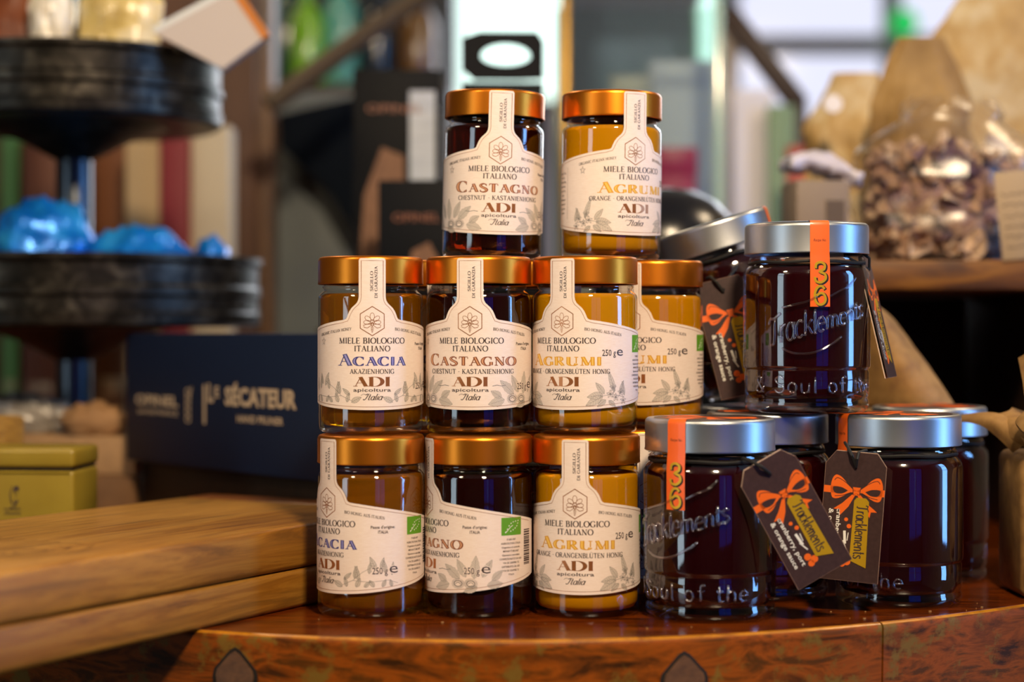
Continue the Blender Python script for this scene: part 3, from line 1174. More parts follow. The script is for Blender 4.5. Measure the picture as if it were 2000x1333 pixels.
ME_STRIP = jam_strip_mesh()
ME_DIG_B = print_mesh('numeral_shadow_print', [p for q in digits(.75, -.6) for p in ribbon(q, 2.1)], cyl_map(41.15, .05), 1.5)
ME_DIG_G = print_mesh('numeral_print', [p for q in digits() for p in ribbon(q, 1.5)], cyl_map(41.15, .12), 1.5)
_p, _w = sans('Recipe No.', .0)
ME_RECIPE = print_mesh('recipe_lettering', place(_p, _w, 0, 108.5, 1.8, 8.0, shear=.2), cyl_map(40.15, .06))
sticker = MB().lathe(mmprof([(0, 121.15), (34, 121.15), (34.2, 121.3), (34, 121.42), (0, 121.42)]), 56).mesh('lid_sticker')


def bow_polys(cx=0.0, cy=0.0, s=1.0):
    """ribbon bow: orange shapes, dark pen lines"""
    f, ln = [], []
    for k in (-1, 1):
        loop = [(0, 0), (3.5, 2.2), (7.5, 6.2), (10.5, 7.2), (12.2, 4.6), (12.6, 0.5), (11.6, -4.0), (8.5, -4.2), (4.0, -1.6)]
        c = catmull(loop + [loop[0]], 4)
        f.append([(cx + k * a * s, cy + b * s) for a, b in c[:-1]])
        hole = catmull([(4.2, -.1), (7.5, 1.3), (11.4, 1.2), (10.5, -1.6), (7, -1.8), (4.2, -.1)], 4)
        ln.append([(cx + k * a * s, cy + b * s) for a, b in hole[:-1]])
        ln += ribbon([(cx + k * a * s, cy + b * s) for a, b in catmull([(2, 1), (6, 4.2), (9.6, 5.8), (11, 4.5)], 3)], .3 * s)
        ln += ribbon([(cx + k * a * s, cy + b * s) for a, b in catmull([(2.5, -.8), (6.5, -2.6), (10.4, -3.3)], 3)], .3 * s)
        tail = [(0, -1), (k * 2.2, -2), (k * 6.5, -6.5), (k * 10.6, -9.6), (k * 7.6, -9.8), (k * 7.2, -12.6), (k * 3.4, -8.0)]
        f.append([(cx + a * s, cy + b * s) for a, b in tail])
    f.append([(cx + a * s, cy + b * s) for a, b in ((-1.7, -2.2), (1.7, -2.2), (2, 1.8), (-2, 1.8))])
    ln += ribbon([(cx - 1.9 * s, cy + 1.6 * s), (cx - 1.5 * s, cy - 2 * s)], .3 * s) + ribbon([(cx + 1.9 * s, cy + 1.6 * s), (cx + 1.5 * s, cy - 2 * s)], .3 * s)
    return f, ln


def tri_fan(polys):
    """split concave outlines into triangles"""
    from mathutils.geometry import tessellate_polygon
    out = []
    for p in polys:
        for t in tessellate_polygon([[Vector((a, b, 0)) for a, b in p]]):
            out.append([p[i] for i in t])
    return out


_bf, _bl = bow_polys(0, 0, 2.2)
ME_LIDBOW = print_mesh('lid_bow_print', tri_fan(_bf) + rect(-33, 33, -2.5, 2.5), lambda u, v: (u * MM, v * MM, 121.5 * MM))
ME_LIDTXT = None


def make_jam():
    root = thing('jam_jar', 'x', 'jam jar')
    obj('glass_body', ME_JGLASS, M['jam_glass'], root)
    obj('jam', ME_JAM, M['jam'], root)
    lid = obj('lid', ME_JLID, M['silver_lid'], root)
    st = obj('lid_sticker', sticker, M['tag_card'], root)
    obj('lid_bow_print', ME_LIDBOW, M['orange_print'], st)
    obj('embossed_lettering', ME_EMB, M['emboss_glass'], root)
    s = obj('seal_strip', ME_STRIP, M['orange'], root)
    obj('numeral_shadow_print', ME_DIG_B, M['black_ink'], s)
    obj('numeral_print', ME_DIG_G, M['gold'], s)
    obj('recipe_lettering', ME_RECIPE, M['black_ink'], s)
    ring = [(36.9 * math.sin(2 * math.pi * k / 40) * MM, -36.9 * math.cos(2 * math.pi * k / 40) * MM, (96 + .4 * math.sin(k)) * MM) for k in range(40)]
    MB().tube(ring, 1.1 * MM, 6, closed=True).build('neck_cord', M['string'], root)
    return root


JAM0 = make_jam()


def put_jam(x, y, level, rot, label, first=False, tilt=0.0, dz=0.0, mat=None):
    o = JAM0 if first else copy_tree(JAM0)
    o.location = (x, y, level * JJH * MM + dz)
    o.rotation_euler = (Matrix.Rotation(RAD(tilt), 3, 'Y') @ Matrix.Rotation(RAD(rot), 3, 'Z')).to_euler()
    tag(o, label, 'jam jar', 'dark jam jars with silver lids')
    return o


put_jam(0.1215, 1.139, 0, -36, 'dark jam jar on the counter touching the honey jars, its tag swung out', True)
put_jam(0.2484, 1.193, 0, -72, 'dark jam jar on the counter whose tag hangs straight against the glass')
put_jam(0.1680, 1.2215, 0, 160, 'dark jam jar on the counter in the gap between two front jam jars')
put_jam(0.2945, 1.309, 0, 150, 'dark jam jar on the counter at the rear next to the kraft paper parcel')
put_jam(0.1905, 1.2, 1, 3, 'dark jam jar standing on top of the other jam jars', dz=0.0005)
put_jam(0.1720, 1.3085, 0, 100, 'dark jam jar hidden on the counter beneath the leaning jam jar')
put_jam(0.1760, 1.3080, 1, 75, 'leaning dark jam jar tilted against the honey stack', tilt=-17, dz=0.013)


# ------------------------------------------------------------------ gift tags
TW, TL = 37.0, 80.0


def card_poly(w2, top, bot, cl):
    return [(-w2, bot), (w2, bot), (w2, top - cl), (w2 - cl * .75, top), (-w2 + cl * .75, top), (-w2, top - cl)]


def make_tag():
    root = thing('gift_tag', 'x', 'gift tag')
    poly = [(a * MM, b * MM) for a, b in card_poly(TW / 2, 9, 9 - TL, 8)]
    c = MB().prism(poly, -.3 * MM, .3 * MM).build('card', M['tag_card'], root, smooth=False)
    edge = ribbon(card_poly(TW / 2 - .1, 8.9, 9.1 - TL, 8), .2, True)
    c2 = MB().prism(poly, 1.6 * MM, 2.0 * MM).build('back_leaf', M['tag_edge'], root, smooth=False)
    obj('edge_print', print_mesh('edge_print', edge, flat_map(.34)), M['tag_rim'], c)
    bf, bl = bow_polys(1.5, -15, 1.25)
    obj('bow_print', print_mesh('bow_print', tri_fan(bf) + rect(-18.4, -10, -17.2, -13) + rect(13, 18.4, -17.2, -13), flat_map(.36)), M['orange_print'], c)
    obj('bow_line_print', print_mesh('bow_line_print', tri_fan(bl[0:1]) + tri_fan([bl[5]]) if False else tri_fan([p for p in bl if len(p) > 4]) + [p for p in bl if len(p) <= 4], flat_map(.42)), M['tag_card'], c)
    ban = MB().prism([(a * MM, b * MM) for a, b in ((0.5, -21), (2.0, -19), (7.5, -19), (9.5, -21), (10.5, -62), (0.2, -58))], -.55 * MM, -.3 * MM).build('gold_banner', M['gold'], root, smooth=False)
    p, w0 = pen_text('Tracklements', .16, .06)
    q = place(p, w0, 0, 0, 7.0, 33)
    obj('banner_lettering', print_mesh('banner_lettering', [[(b + 2.4, -a - 40.0) for a, b in poly] for poly in q], flat_map(.6)), M['ink'], ban)
    txt = []
    for s, uu, wd, v0 in (('cranberry, port', -9.5, 33, -43), ('& orange sauce', -14.3, 32, -43)):
        p, w0 = sans(s, .02)
        txt += [[(b + uu, -a + v0) for a, b in poly] for poly in place(p, w0, 0, 0, 3.0, wd)]
    obj('flavour_lettering', print_mesh('flavour_lettering', txt, flat_map(.36)), M['white_print'], c)
    ber = []
    for (u, v, r) in ((-3.5, -33, 1.2), (-1.5, -37, 1.4), (-4.2, -56, 2.2), (-1.2, -59, 2.3), (-4.0, -60.5, 2.0)):
        ber.append([(u + r * math.cos(k * math.pi / 6), v + r * math.sin(k * math.pi / 6)) for k in range(12)])
    obj('berry_print', print_mesh('berry_print', ber, flat_map(.37)), M['orange_print'], c)
    gl = ribbon([(-4, -40), (-3.2, -48)], 1.6) + ribbon([(-1.6, -41), (-2.0, -46)], .5) + ribbon([(-4.5, -46), (-2, -52)], .8)
    obj('glass_print', print_mesh('glass_print', gl, flat_map(.38)), M['white_print'], c)
    return root


TAG0 = make_tag()


def put_tag(hole, rot, label, cord, first=False):
    """hole: world position of the hole, rot: (x, y, z) degrees, cord: world points from the jar neck to the hole"""
    o = TAG0 if first else copy_tree(TAG0)
    o.location = hole
    mat = Matrix.Rotation(RAD(rot[2]), 3, 'Z') @ Matrix.Rotation(RAD(rot[0]), 3, 'X') @ Matrix.Rotation(RAD(rot[1]), 3, 'Y')
    o.rotation_euler = mat.to_euler()
    inv = Matrix.LocRotScale(Vector(hole), mat.to_quaternion(), None).inverted()
    pts = [inv @ Vector(c) for c in cord]
    pts.append(Vector((0, -.0012, 0)))
    pts.append(Vector((0, .0012, -.001)))
    c3 = []
    for i in range(len(pts) - 1):
        for k in range(4):
            c3.append(pts[i].lerp(pts[i + 1], k / 4))
    c3.append(pts[-1])
    MB().tube(c3, 1.0 * MM, 6).build('cord_loop', M['string'], o)
    tag(o, label, 'gift tag', 'brown gift tags with orange bows')
    return o


h1 = P(1503, 925, 1.094)
put_tag(h1, (6, -30, 6), 'gift tag swung out sideways between two jam jars, catching blue light', [P(1450, 896, 1.103), P(1468, 902, 1.092), P(1487, 912, 1.0895)], True)
h2 = P(1672, 912, 1.138)
put_tag(h2, (2, 4.5, -14), 'gift tag hanging upright on the jam jar beside the kraft parcel', [P(1692, 880, 1.156), P(1677, 885, 1.137), P(1674, 897, 1.1345)])
h3 = P(1412, 570, 1.249)
put_tag(h3, (-6, -14, -8), 'gift tag hanging on the leaning jam jar behind the honey stack', [P(1440, 520, 1.268), P(1425, 540, 1.258)])
h4 = P(1694, 528, 1.2)
put_tag(h4, (-13, 0, 70), 'gift tag seen edge-on beside the topmost jam jar', [P(1650, 500, 1.18), P(1672, 512, 1.19)])


# ------------------------------------------------------------------ counter
def wood(name, stops, scale, stretch, rough=0.35, coat=0.0, bump_s=0.1, patches=None, rot=(0, 0, 0)):
    m = principled(name, '#704020', rough, coat=coat, coat_rough=0.12)
    v = tex_coords(m, stretch, rot)
    f = noise_tex(m, v, scale, 6, 0.62, 0.6)
    col = ramp(m, f, stops)
    if patches:
        v2 = tex_coords(m, (1, 1, 1))
        g = noise_tex(m, v2, patches[0], 6, 0.7)
        mask = ramp(m, g, [(patches[1], '#000000'), (patches[2], '#ffffff')])
        col = mixc(m, mask, col, patches[3])
    L(m, col, base(m).inputs['Base Color'])
    if bump_s:
        bump(m, f, bump_s, 0.0006)
    return m


M['counter_top'] = wood('varnished_counter_wood', [(0.36, '#401802'), (0.5, '#622804'), (0.64, '#7c3606')], 40, (0.5, 4, 1), 0.22, 0.25, 0.05, (90, .62, .7, '#341402'))
M['counter_rim'] = wood('worn_counter_edge', [(0.36, '#361c02'), (0.46, '#703806'), (0.54, '#8e4608'), (0.64, '#522e06')], 34, (0.6, 0.6, 2.4), 0.55, 0.0, 0.4, (40, .54, .62, '#745820'))
base(M['counter_rim']).inputs['Specular IOR Level'].default_value = 0.15
M['rim_edge'] = wood('rubbed_edge_highlight', [(0.3, '#80480a'), (0.6, '#b8780c'), (0.8, '#8a540a')], 60, (1, 1, 1), 0.4, 0.2, 0.2)  # rubbed edge; its bright yellow also paints in the bevel's highlight
M['plug_wood'] = wood('plug_wood', [(0.3, '#4a3220'), (0.7, '#6e4c30')], 120, (1, 1, 2), 0.5, 0, 0.3)
M['groove'] = principled('dark_groove', '#160d07', 0.8)
M['dark_wood'] = wood('dark_stained_wood', [(0.3, '#1c110a'), (0.7, '#33200f')], 30, (3, 0.4, 3), 0.5, 0, 0.2)
M['crate_wood'] = wood('crate_wood', [(0.36, '#4a2806'), (0.5, '#704208'), (0.64, '#8e5c16')], 26, (0.5, 2, 3), 0.55, 0, 0.4, (30, .6, .68, '#2c1a0c'))


def edge_y(x):
    q = x + 0.01
    a = 0.36
    if abs(q) < a:
        return 1.044 + 1.2 * q * q
    return 1.044 + 1.2 * a * a + 2 * 1.2 * a * .75 * (abs(q) - a)


def build_counter():
    root = thing('counter', 'bow-fronted varnished wooden counter with a worn thick edge', 'counter')
    xs = [-1.0 + 0.02 * i for i in range(101)]
    poly = [(x, edge_y(x) + .004) for x in xs] + [(1.0, 2.35), (-1.0, 2.35)]
    MB().slab(poly, -0.02, 0.0).build('counter_top', M['counter_top'], root, smooth=False)
    # rim: swept planks with joints
    joints = [-1.0, -0.52, 0.2215, 0.62, 1.0]
    prof = [(.0045, .0), (.0020, -.0003), (.0006, -.0013), (.0, -.0032), (.0, -.006), (.0006, -.05), (.001, -.14), (.03, -.14)]
    for a, b in zip(joints, joints[1:]):
        n = max(6, int((b - a) / .012))
        vs, fs = [], []
        e = 0.0006
        for i in range(n + 1):
            x = a + e + (b - a - 2 * e) * i / n
            dx = (edge_y(x + .001) - edge_y(x - .001)) / .002
            nrm = Vector((-dx, 1, 0)).normalized()
            for o, z in prof:
                wob = .0006 * noise.noise(Vector((x * 60, z * 200, 3))) if 0 > z > -.01 else 0
                vs.append(Vector((x, edge_y(x), z)) + nrm * (o + wob))
        k = len(prof)
        for i in range(n):
            for j in range(k - 1):
                fs.append((i * k + j, i * k + j + 1, (i + 1) * k + j + 1, (i + 1) * k + j))
        fs.append(tuple(range(k)))
        fs.append(tuple(range((n + 1) * k - 1, n * k - 1, -1)))
        pl = new_mesh('rim_plank', vs, fs, True, 50)
        pl.materials.append(M['counter_rim'])
        pl.materials.append(M['rim_edge'])
        for q in pl.polygons:
            if q.center.z > -.0022 and len(q.vertices) == 4:
                q.material_index = 1
        obj('rim_plank', pl, None, root)
    for px in (455, 1335):
        x = X(px, 1.062)
        dx = (edge_y(x + .001) - edge_y(x - .001)) / .002
        ang = math.atan(dx)
        y = edge_y(x)
        dia = [(0, .0148), (.0035, .0128), (.0135, .002), (.0145, -.002), (.013, -.014), (.0, -.021), (-.013, -.014), (-.0145, -.002), (-.0135, .002), (-.0035, .0128)]
        g = MB().prism(dia, -.0004, .004).build('plug_joint', M['groove'], root, (x, y, -.023), (0, 0, ang), smooth=False)
        MB().prism([(a * .84, b * .84) for a, b in dia], -.0012, .004).build('wood_plug', M['plug_wood'], root, (x, y, -.023), (0, 0, ang), smooth=False)
    # body of the counter below
    MB().slab([(x, edge_y(x) + .05) for x in xs[10:91:4]] + [(.8, 2.3), (-.8, 2.3)], -0.9, -0.02).build('counter_body', M['dark_wood'], root, smooth=False)


build_counter()
cr = MB()
rr = random.Random(5)
for k in range(26):
    px = rr.uniform(620, 1960)
    d = edge_y(X(px, 1.1)) + rr.uniform(.012, .07)
    c = P(px, 0, d)
    s = rr.choice((.0003, .0004, .0005, .0008))
    r = Matrix.Rotation(rr.uniform(0, 3), 4, 'Z')
    b = MB().box(-s, s, -s * .6, s * .6, 0, s * .8)
    b.move(Matrix.Translation((c.x, c.y, 0.0001)) @ r)
    cr.add(b.v, b.f)
o = cr.build('crumbs', principled('crumb', '#96703c', 0.8), smooth=False)
tag(o, 'tiny pale crumbs scattered on the counter in front of the jars', 'crumbs', kind='stuff')
sw = MB().tube([P(1200, 1213, 1.0955) * 1, P(1235, 1214, 1.094), P(1272, 1219, 1.0905)], .0005, 5)
for v in sw.v:
    v.z = max(.0004, v.z * 0 + .0006)
o = sw.build('straw_sliver', principled('straw', '#a8642a', 0.6))
tag(o, 'thin straw-coloured sliver lying on the counter before the jam jar', 'straw')


# ------------------------------------------------------------------ cutting boards, tin, boxes
def board_mat(name, seed):
    m = principled(name, '#b8813c', 0.42, coat=0.08)
    v = tex_coords(m, (0.22, 3.0, 3.0), loc=(seed, seed * .7, 0))
    f = noise_tex(m, v, 30, 7, 0.68, 1.2)
    g = noise_tex(m, tex_coords(m, (0.12, 1.0, 1.0), loc=(seed * 2, 0, 1)), 12, 3, 0.5, 0.4)
    c1 = ramp(m, f, [(0.36, '#4a2806'), (0.45, '#8a5614'), (0.54, '#b07c2c'), (0.64, '#70420e')])
    c2 = ramp(m, g, [(0.38, '#4e2a08'), (0.5, '#98661e'), (0.62, '#b88a40')])
    col = mixc(m, 0.5, c1, c2)
    L(m, col, base(m).inputs['Base Color'])
    return m


BW, BLEN = 0.190, 0.62
bdir = Vector((0.48, 0.877, 0)).normalized()
bang = math.atan2(bdir.y, bdir.x)
corner = Vector((-0.060, 1.302, 0))     # far end corner of the near edge


def build_board(z0, th, slide, label, seed, knot):
    c = corner + bdir * slide
    mid = c - bdir * (BLEN / 2) + Vector((-bdir.y, bdir.x, 0)) * (BW / 2)
    root = thing('cutting_board', label, 'cutting board', (mid.x, mid.y, z0), (0, 0, bang))
    b = MB().box(-BLEN / 2, BLEN / 2 - .034, -BW / 2, BW / 2, 0, th, .0035, 3).build('board', board_mat('board_wood_%d' % seed, seed), root)
    MB().box(BLEN / 2 - .0338, BLEN / 2, -BW / 2, BW / 2, 0, th, .0035, 3).build('end_batten', wood('batten_wood_%d' % seed, [(.3, '#6a3a14'), (.7, '#8a5222')], 40, (3, .6, 3), .4, .1), root)
    if knot:
        kl = []
        rr = random.Random(4)
        for k in range(5):
            ra, rb = .010 + .007 * k, .006 + .0045 * k
            ring = [(ra * math.cos(t * math.pi / 16) * (1 + .12 * math.sin(3 * t)), rb * math.sin(t * math.pi / 16)) for t in range(4 if k % 2 else 0, 28 if k % 2 else 32)]
            kl += ribbon([(a * 1000, q * 1000) for a, q in ring], [.25 + .7 * abs(math.sin(i * .3 + k)) for i in range(len(ring))])
        for k in range(7):
            yy = 20 + k * 9
            kl += ribbon(catmull([(-330 + 40 * k, yy), (-240, yy + 3 - k), (-120, yy - 4), (-40 + 10 * k, yy + 4), (40, yy - 2)], 6), .9)
        me = print_mesh('knot_figure', kl, lambda u, v: (u * MM * 1.1, v * MM, 0))
        obj('knot_figure', me, principled('knot_brown', '#5c3310', 0.5), b, (-.03, -BW / 2 + .05, th + .00012))
    return root


build_board(0.0, .0245, -.012, 'lower thick wooden cutting board lying on the counter', 1, False)
build_board(.0247, .0275, 0.0, 'upper thick wooden cutting board with a dark knot figure on top', 2, True)
BT = .0247 + .0275

M['yellow_tin'] = noisy('yellow_tin_lacquer', [(.3, '#8e7826'), (.7, '#9a842c')], 30, 0.35, spec=0.5)


def build_tin():
    d = 1.33
    x1, x0 = X(150, d), X(150, d) - .13
    root = thing('yellow_tin', 'yellow hinged tin box with a dark printed emblem behind the cutting boards', 'tin', ((x0 + x1) / 2, d + .035, .0003), (0, 0, RAD(-4)))
    w2 = (x1 - x0) / 2
    MB().box(-w2, w2, -.03, .03, 0, .0735, .003, 3).build('tin_body', M['yellow_tin'], root)
    MB().box(-w2 + .0012, w2 - .0012, -.0288, .0288, .0735, .0752, .0005, 1).build('tin_seam', M['groove'], root)
    MB().box(-w2 - .0006, w2 + .0006, -.0306, .0306, .0752, .0895, .0035, 3).build('tin_lid', M['yellow_tin'], root)
    MB().tube([(-w2 + .003, -.0302, .0722), (w2 - .003, -.0302, .0722)], .0009, 6).build('tin_rolled_edge', M['yellow_tin'], root)
    pr = ribbon(arc(0, 0, 4.4, 8, 110, 290, 14), [.4 + .5 * math.sin(i / 14 * 3.14) for i in range(15)])
    pr += tri_fan([[(-1.4, -4), (.6, -7.5), (3.6, -3.4), (2.2, -3.0), (.8, -5.2), (-.6, -3.2)], catmull([(-.8, 2.2), (-1.4, 5), (1, 7.6), (3.6, 6), (3.2, 3.6), (1.4, 4.4), (.6, 2.8), (-.8, 2.2)], 3)[:-1]])
    pr += ribbon(catmull([(.6, 1.6), (1.4, -.2), (.4, -2)], 3), .35) + ribbon([(2.6, 3.4), (2.2, 1.6), (1.2, .8)], .3)
    for s, v, wd in (('La Maison', -10.8, 15), ("d'Armorine", -14.2, 15)):
        p, w0 = sans(s, .02)
        pr += place(p, w0, -2.2, v, 2.3, wd)
    obj('emblem_print', print_mesh('emblem_print', pr, lambda u, v: ((u * .8 + 22.0) * MM, -.03055, (v + 58.5) * MM * .95)), M['ink'], root)


build_tin()


def turned_box(name, label, cat, m, pl, pr_, z0, h, depth, bev=.002, group=None):
    """box whose front face runs from ground point pl to pr_"""
    a, b = Vector((pl[0], pl[1], 0)), Vector((pr_[0], pr_[1], 0))
    ln = (b - a).length
    ang = math.atan2(b.y - a.y, b.x - a.x)
    root = thing(name, label, cat, (a.x, a.y, z0), (0, 0, ang), group)
    MB().box(0, ln, 0, depth, 0, h, bev, 2).build('box_body', m, root)
    return root, ln


def build_navy():
    dr, dl = 1.345, 1.575
    z0 = Z(942, dr)
    a, b = (X(246, dl), dl), (X(640, dr - .01), dr - .01)
    h = Z(652, dr) - z0
    m = noisy('navy_card', [(.3, '#0e1b34'), (.7, '#12213e')], 300, .5, spec=.4)
    root, ln = turned_box('pruner_box', 'navy blue cardboard box with pale lettering standing behind the cutting boards', 'box', m, a, b, z0, h, .05, .0015)
    k = ln / .3
    pr = []
    def put(s, u, v, hh, wd, bold):
        p, w0 = sans(s, bold)
        pr.extend(place(p, w0, u * ln * 1000, v * h * 1000, hh, wd * ln * 1000))
    put('OPINEL', .175, .445, 8.5, .235, .045)
    put('SAVOIE FRANCE', .180, .375, 4.0, .22, .02)
    u0 = .345 * ln * 1000
    vz = h * 1000
    for q in (.56, .51, .46, .41, .36):
        pr += ribbon(arc(u0, q * vz, 4.2, 2.6, 0, 360, 8), 1.2)
    pr += ribbon([(u0 + 6, .6 * vz), (u0 + 3, .5 * vz)], 1.4)
    pr += rect(.424 * ln * 1000, .436 * ln * 1000, .33 * vz, .62 * vz)
    put('L', .462, .50, 14.5, .028, .05)
    put('E', .493, .535, 8.6, .022, .04)
    put('S\u00c9CATEUR', .70, .485, 13.8, .335, .055)
    put('HAND PRUNER', .70, .365, 5.6, .215, .03)
    obj('box_lettering', print_mesh('box_lettering', pr, lambda u, v: (u * MM, -.0003, v * MM)), principled('pale_gold_print', '#cdb496', .5), root)
    # dark plinth it stands on
    rt, _ = turned_box('dark_plinth', 'low dark stained wooden plinth under the navy box', 'plinth', M['dark_wood'], (a[0] + .012, a[1] + .012), (b[0], b[1] + .012), 0.0, z0 - .0004, .10, .001)


build_navy()

M['kraft'] = noisy('kraft_card', [(.3, '#8f6a44'), (.7, '#a67d54')], 60, .75)
kp, kl_ = turned_box('kraft_carton', 'long pale kraft carton with small printed marks behind the yellow tin', 'carton', noisy('pale_kraft', [(.3, '#a07c56'), (.7, '#b89064')], 80, .7), (X(-10, 1.642), 1.642), (X(262, 1.587), 1.587), .0502, .0333, .02, .002)
kpr = ribbon(arc(44, 17, 5, 5, 30, 330, 14), 1.5) + ribbon([(54, 14), (62, 14)], 4) + ribbon([(82, 20), (108, 20)], 1.4) + ribbon([(82, 15), (104, 15)], 1.4) + ribbon([(82, 10), (98, 10)], 1.2)
obj('carton_print', print_mesh('carton_print', kpr, lambda u, v: (u * MM, -.0003, v * MM)), principled('faded_brown_print', '#6a4430', .7), kp)
ot, _ = turned_box('lower_carton', 'darker brown carton underneath the pale kraft carton', 'carton', noisy('brown_kraft', [(.3, '#6a4a2c'), (.7, '#7c5836')], 70, .7), (X(-10, 1.640), 1.640), (X(262, 1.585), 1.585), 0.0003, .0497, .022, .002)
# woven package at the frame edge on the carton
o = thing('straw_packet', 'small straw-yellow packet standing between the yellow tin and the kraft carton', 'packet', (X(-20, 1.46), 1.455, .0003), (0, 0, RAD(-20)))
rbox('packet_body', noisy('straw_weave', [(.3, '#7a5420'), (.7, '#b08838')], 90, .7, stretch=(1, 1, 5)), o, (.05, .03, Z(812, 1.46)), (0, 0, 0), .004)
rbox('packet_band', principled('packet_band', '#5a3414', .6), o, (.0515, .0315, .012), (0, 0, .055), .003)

# crumpled clear bag on the far side of the carton
M['crumple'] = noisy('crumpled_grey_film', [(.35, '#6a6258'), (.6, '#a59c90')], 40, .25, spec=.7)
bg = blob_mesh('film_body', .036, .012, .020, .4, 3.2, 9, 36, 22, .25, .014)
o = tag(obj('crumpled_film_bag', bg, M['crumple'], None, (X(45, 1.64), 1.645, .0142 + .0838)), 'crumpled grey film bag lying on the kraft carton', 'film bag')
kb = blob_mesh('paper_body', .030, .012, .015, .35, 2.6, 4, 36, 20, .2, .011)
o = tag(obj('crumpled_paper_wrap', kb, M['kraft'], None, (X(185, 1.613), 1.616, .0112 + .0838)), 'crumpled brown paper wrap lying on the kraft carton near the navy box', 'paper wrap')


# ------------------------------------------------------------------ tiered tray stand
def build_stand():
    d = 1.70
    k = d / FPX
    cx = X(145, d)
    root = thing('tiered_tray_stand', 'tiered round galvanised tray stand with a central pole', 'tray stand', (cx, d, 0))
    metal = noisy('aged_galvanised_metal', [(.3, '#15130f'), (.5, '#2e2a24'), (.62, '#4a453c'), (.78, '#6a6458')], 55, .38, metal=.75, bump_s=.2, dist=.5)
    pole = principled('pole_metal', '#5a6068', .3, metal=.9)
    MB().lathe([(0, 0.0003), (.024, 0.0003), (.026, .004), (.024, .01), (.02, .03), (0, .03)], 48).build('stand_base', metal, root)
    MB().lathe([(.0165, .02), (.0165, .62), (.012, .63), (0, .63)], 32).build('pole', pole, root)
    for (y0, y1, rp) in ((508, 640, 358), (118, 250, 285)):
        zt, zb, r = Z(y0, d), Z(y1, d), rp * k
        prof = [(0, zb), (r - .004, zb), (r, zb + .003), (r + .001, zb + .012), (r - .0008, zb + .014), (r - .0008, (zb + zt) / 2 - .006), (r + .0014, (zb + zt) / 2 - .003), (r + .0014, (zb + zt) / 2 + .003), (r - .0008, (zb + zt) / 2 + .006),
                (r - .0005, zt - .008), (r + .003, zt - .004), (r + .003, zt), (r, zt + .001), (r - .002, zt - .002), (r - .003, zb + .004), (0, zb + .004)]
        t = MB().lathe(prof, 72).build('tray', metal, root)
        MB().lathe([(.0166, zb - .03), (.05, zb - .012), (.085, zb - .0004), (.0166, zb - .0004)], 40).build('tray_support', metal, t)
    return cx, d, k


SX, SD, SK = build_stand()
blue = noisy('blue_foil', [(.3, '#0a46b0'), (.5, '#1480e8'), (.7, '#38b4ff')], 26, .25, metal=.3, bump_s=.9, bump_d=.003)
zb2 = Z(640, SD) + .0045
for i, (px, py, rx, rz, dd, lab) in enumerate(((85, 470, .048, .044, -.045, 'large shiny blue foil bundle on the lower tray'), (275, 480, .048, .030, -.045, 'flatter blue foil bundle on the lower tray near the pole'), (415, 500, .022, .020, .0, 'smallest dark blue foil bundle at the rim of the lower tray'))):
    d = SD + dd
    top = Z((405, 452, 478)[i], d)
    rz2 = (top - zb2) / 2
    me = blob_mesh('foil_bundle', rx, .034 if i < 2 else .03, rz2 * 1.12, .22, 2.4, i + 2, 40, 26, .10, rz2)
    for v in me.vertices:
        v.co.z += rz2
    tag(obj('foil_bundle', me, blue, None, (X(px, d), d, zb2)), lab, 'foil bundle', 'blue foil bundles')
orange_strip = MB().tube([P(8, 440, 1.57), P(30, 455, 1.565), P(45, 480, 1.565)], .0025, 6)
# on the upper tray
zt1 = Z(248, SD) + .0045
gold_bag = noisy('gold_cellophane', [(.3, '#8a6420'), (.5, '#d8c07a'), (.7, '#f4efe0')], 20, .2, bump_s=.6, bump_d=.004)
def standing_bag(name, label, cat, m, px, d, w2, dep, ztop, zbot, seed, group=None):
    def prof(u, v):
        a = 2 * math.pi * u
        t = v
        pinch = 1 - .55 * max(0, t - .7) / .3
        n = 1 + .22 * noise.noise(Vector((math.cos(a) * 2 + seed, math.sin(a) * 2, t * 4))) + .16 * abs(noise.noise(Vector((math.cos(a) * 5 + seed, math.sin(a) * 5, t * 6))))
        return (math.sin(a) * w2 * pinch * n, -math.cos(a) * dep * pinch * n * (1 - .5 * t), zbot + (ztop - zbot) * t)
    root = thing(name, label, cat, (X(px, d), d, 0), (0, 0, 0), group)
    MB().sheet(prof, 56, 30).build('bag_body', m, root)
    MB().lathe([(0, 0), (w2 * .75, 0), (w2 * .8, .003)], 24).build('bag_bottom', m, root, (0, 0, zbot))
    return root
standing_bag('gold_sweet_bag', 'gold and white cellophane bag on the upper tray beside the tilted card', 'bag', gold_bag, 235, SD - .06, .034, .026, zt1 + .14, zt1, 1)
standing_bag('white_sweet_bag', 'white cellophane bag on the upper tray in front of the pole', 'bag', noisy('white_cellophane', [(.3, '#b8a070'), (.6, '#f4f2ea')], 22, .25, bump_s=.5), 100, SD - .065, .018, .02, zt1 + .13, zt1, 5)
standing_bag('brown_sweet_bag', 'reddish brown paper bag at the edge of the upper tray', 'bag', noisy('red_brown_paper', [(.3, '#5a2410'), (.7, '#8a4a1e')], 22, .5), 25, SD - .03, .03, .03, zt1 + .12, zt1, 8)
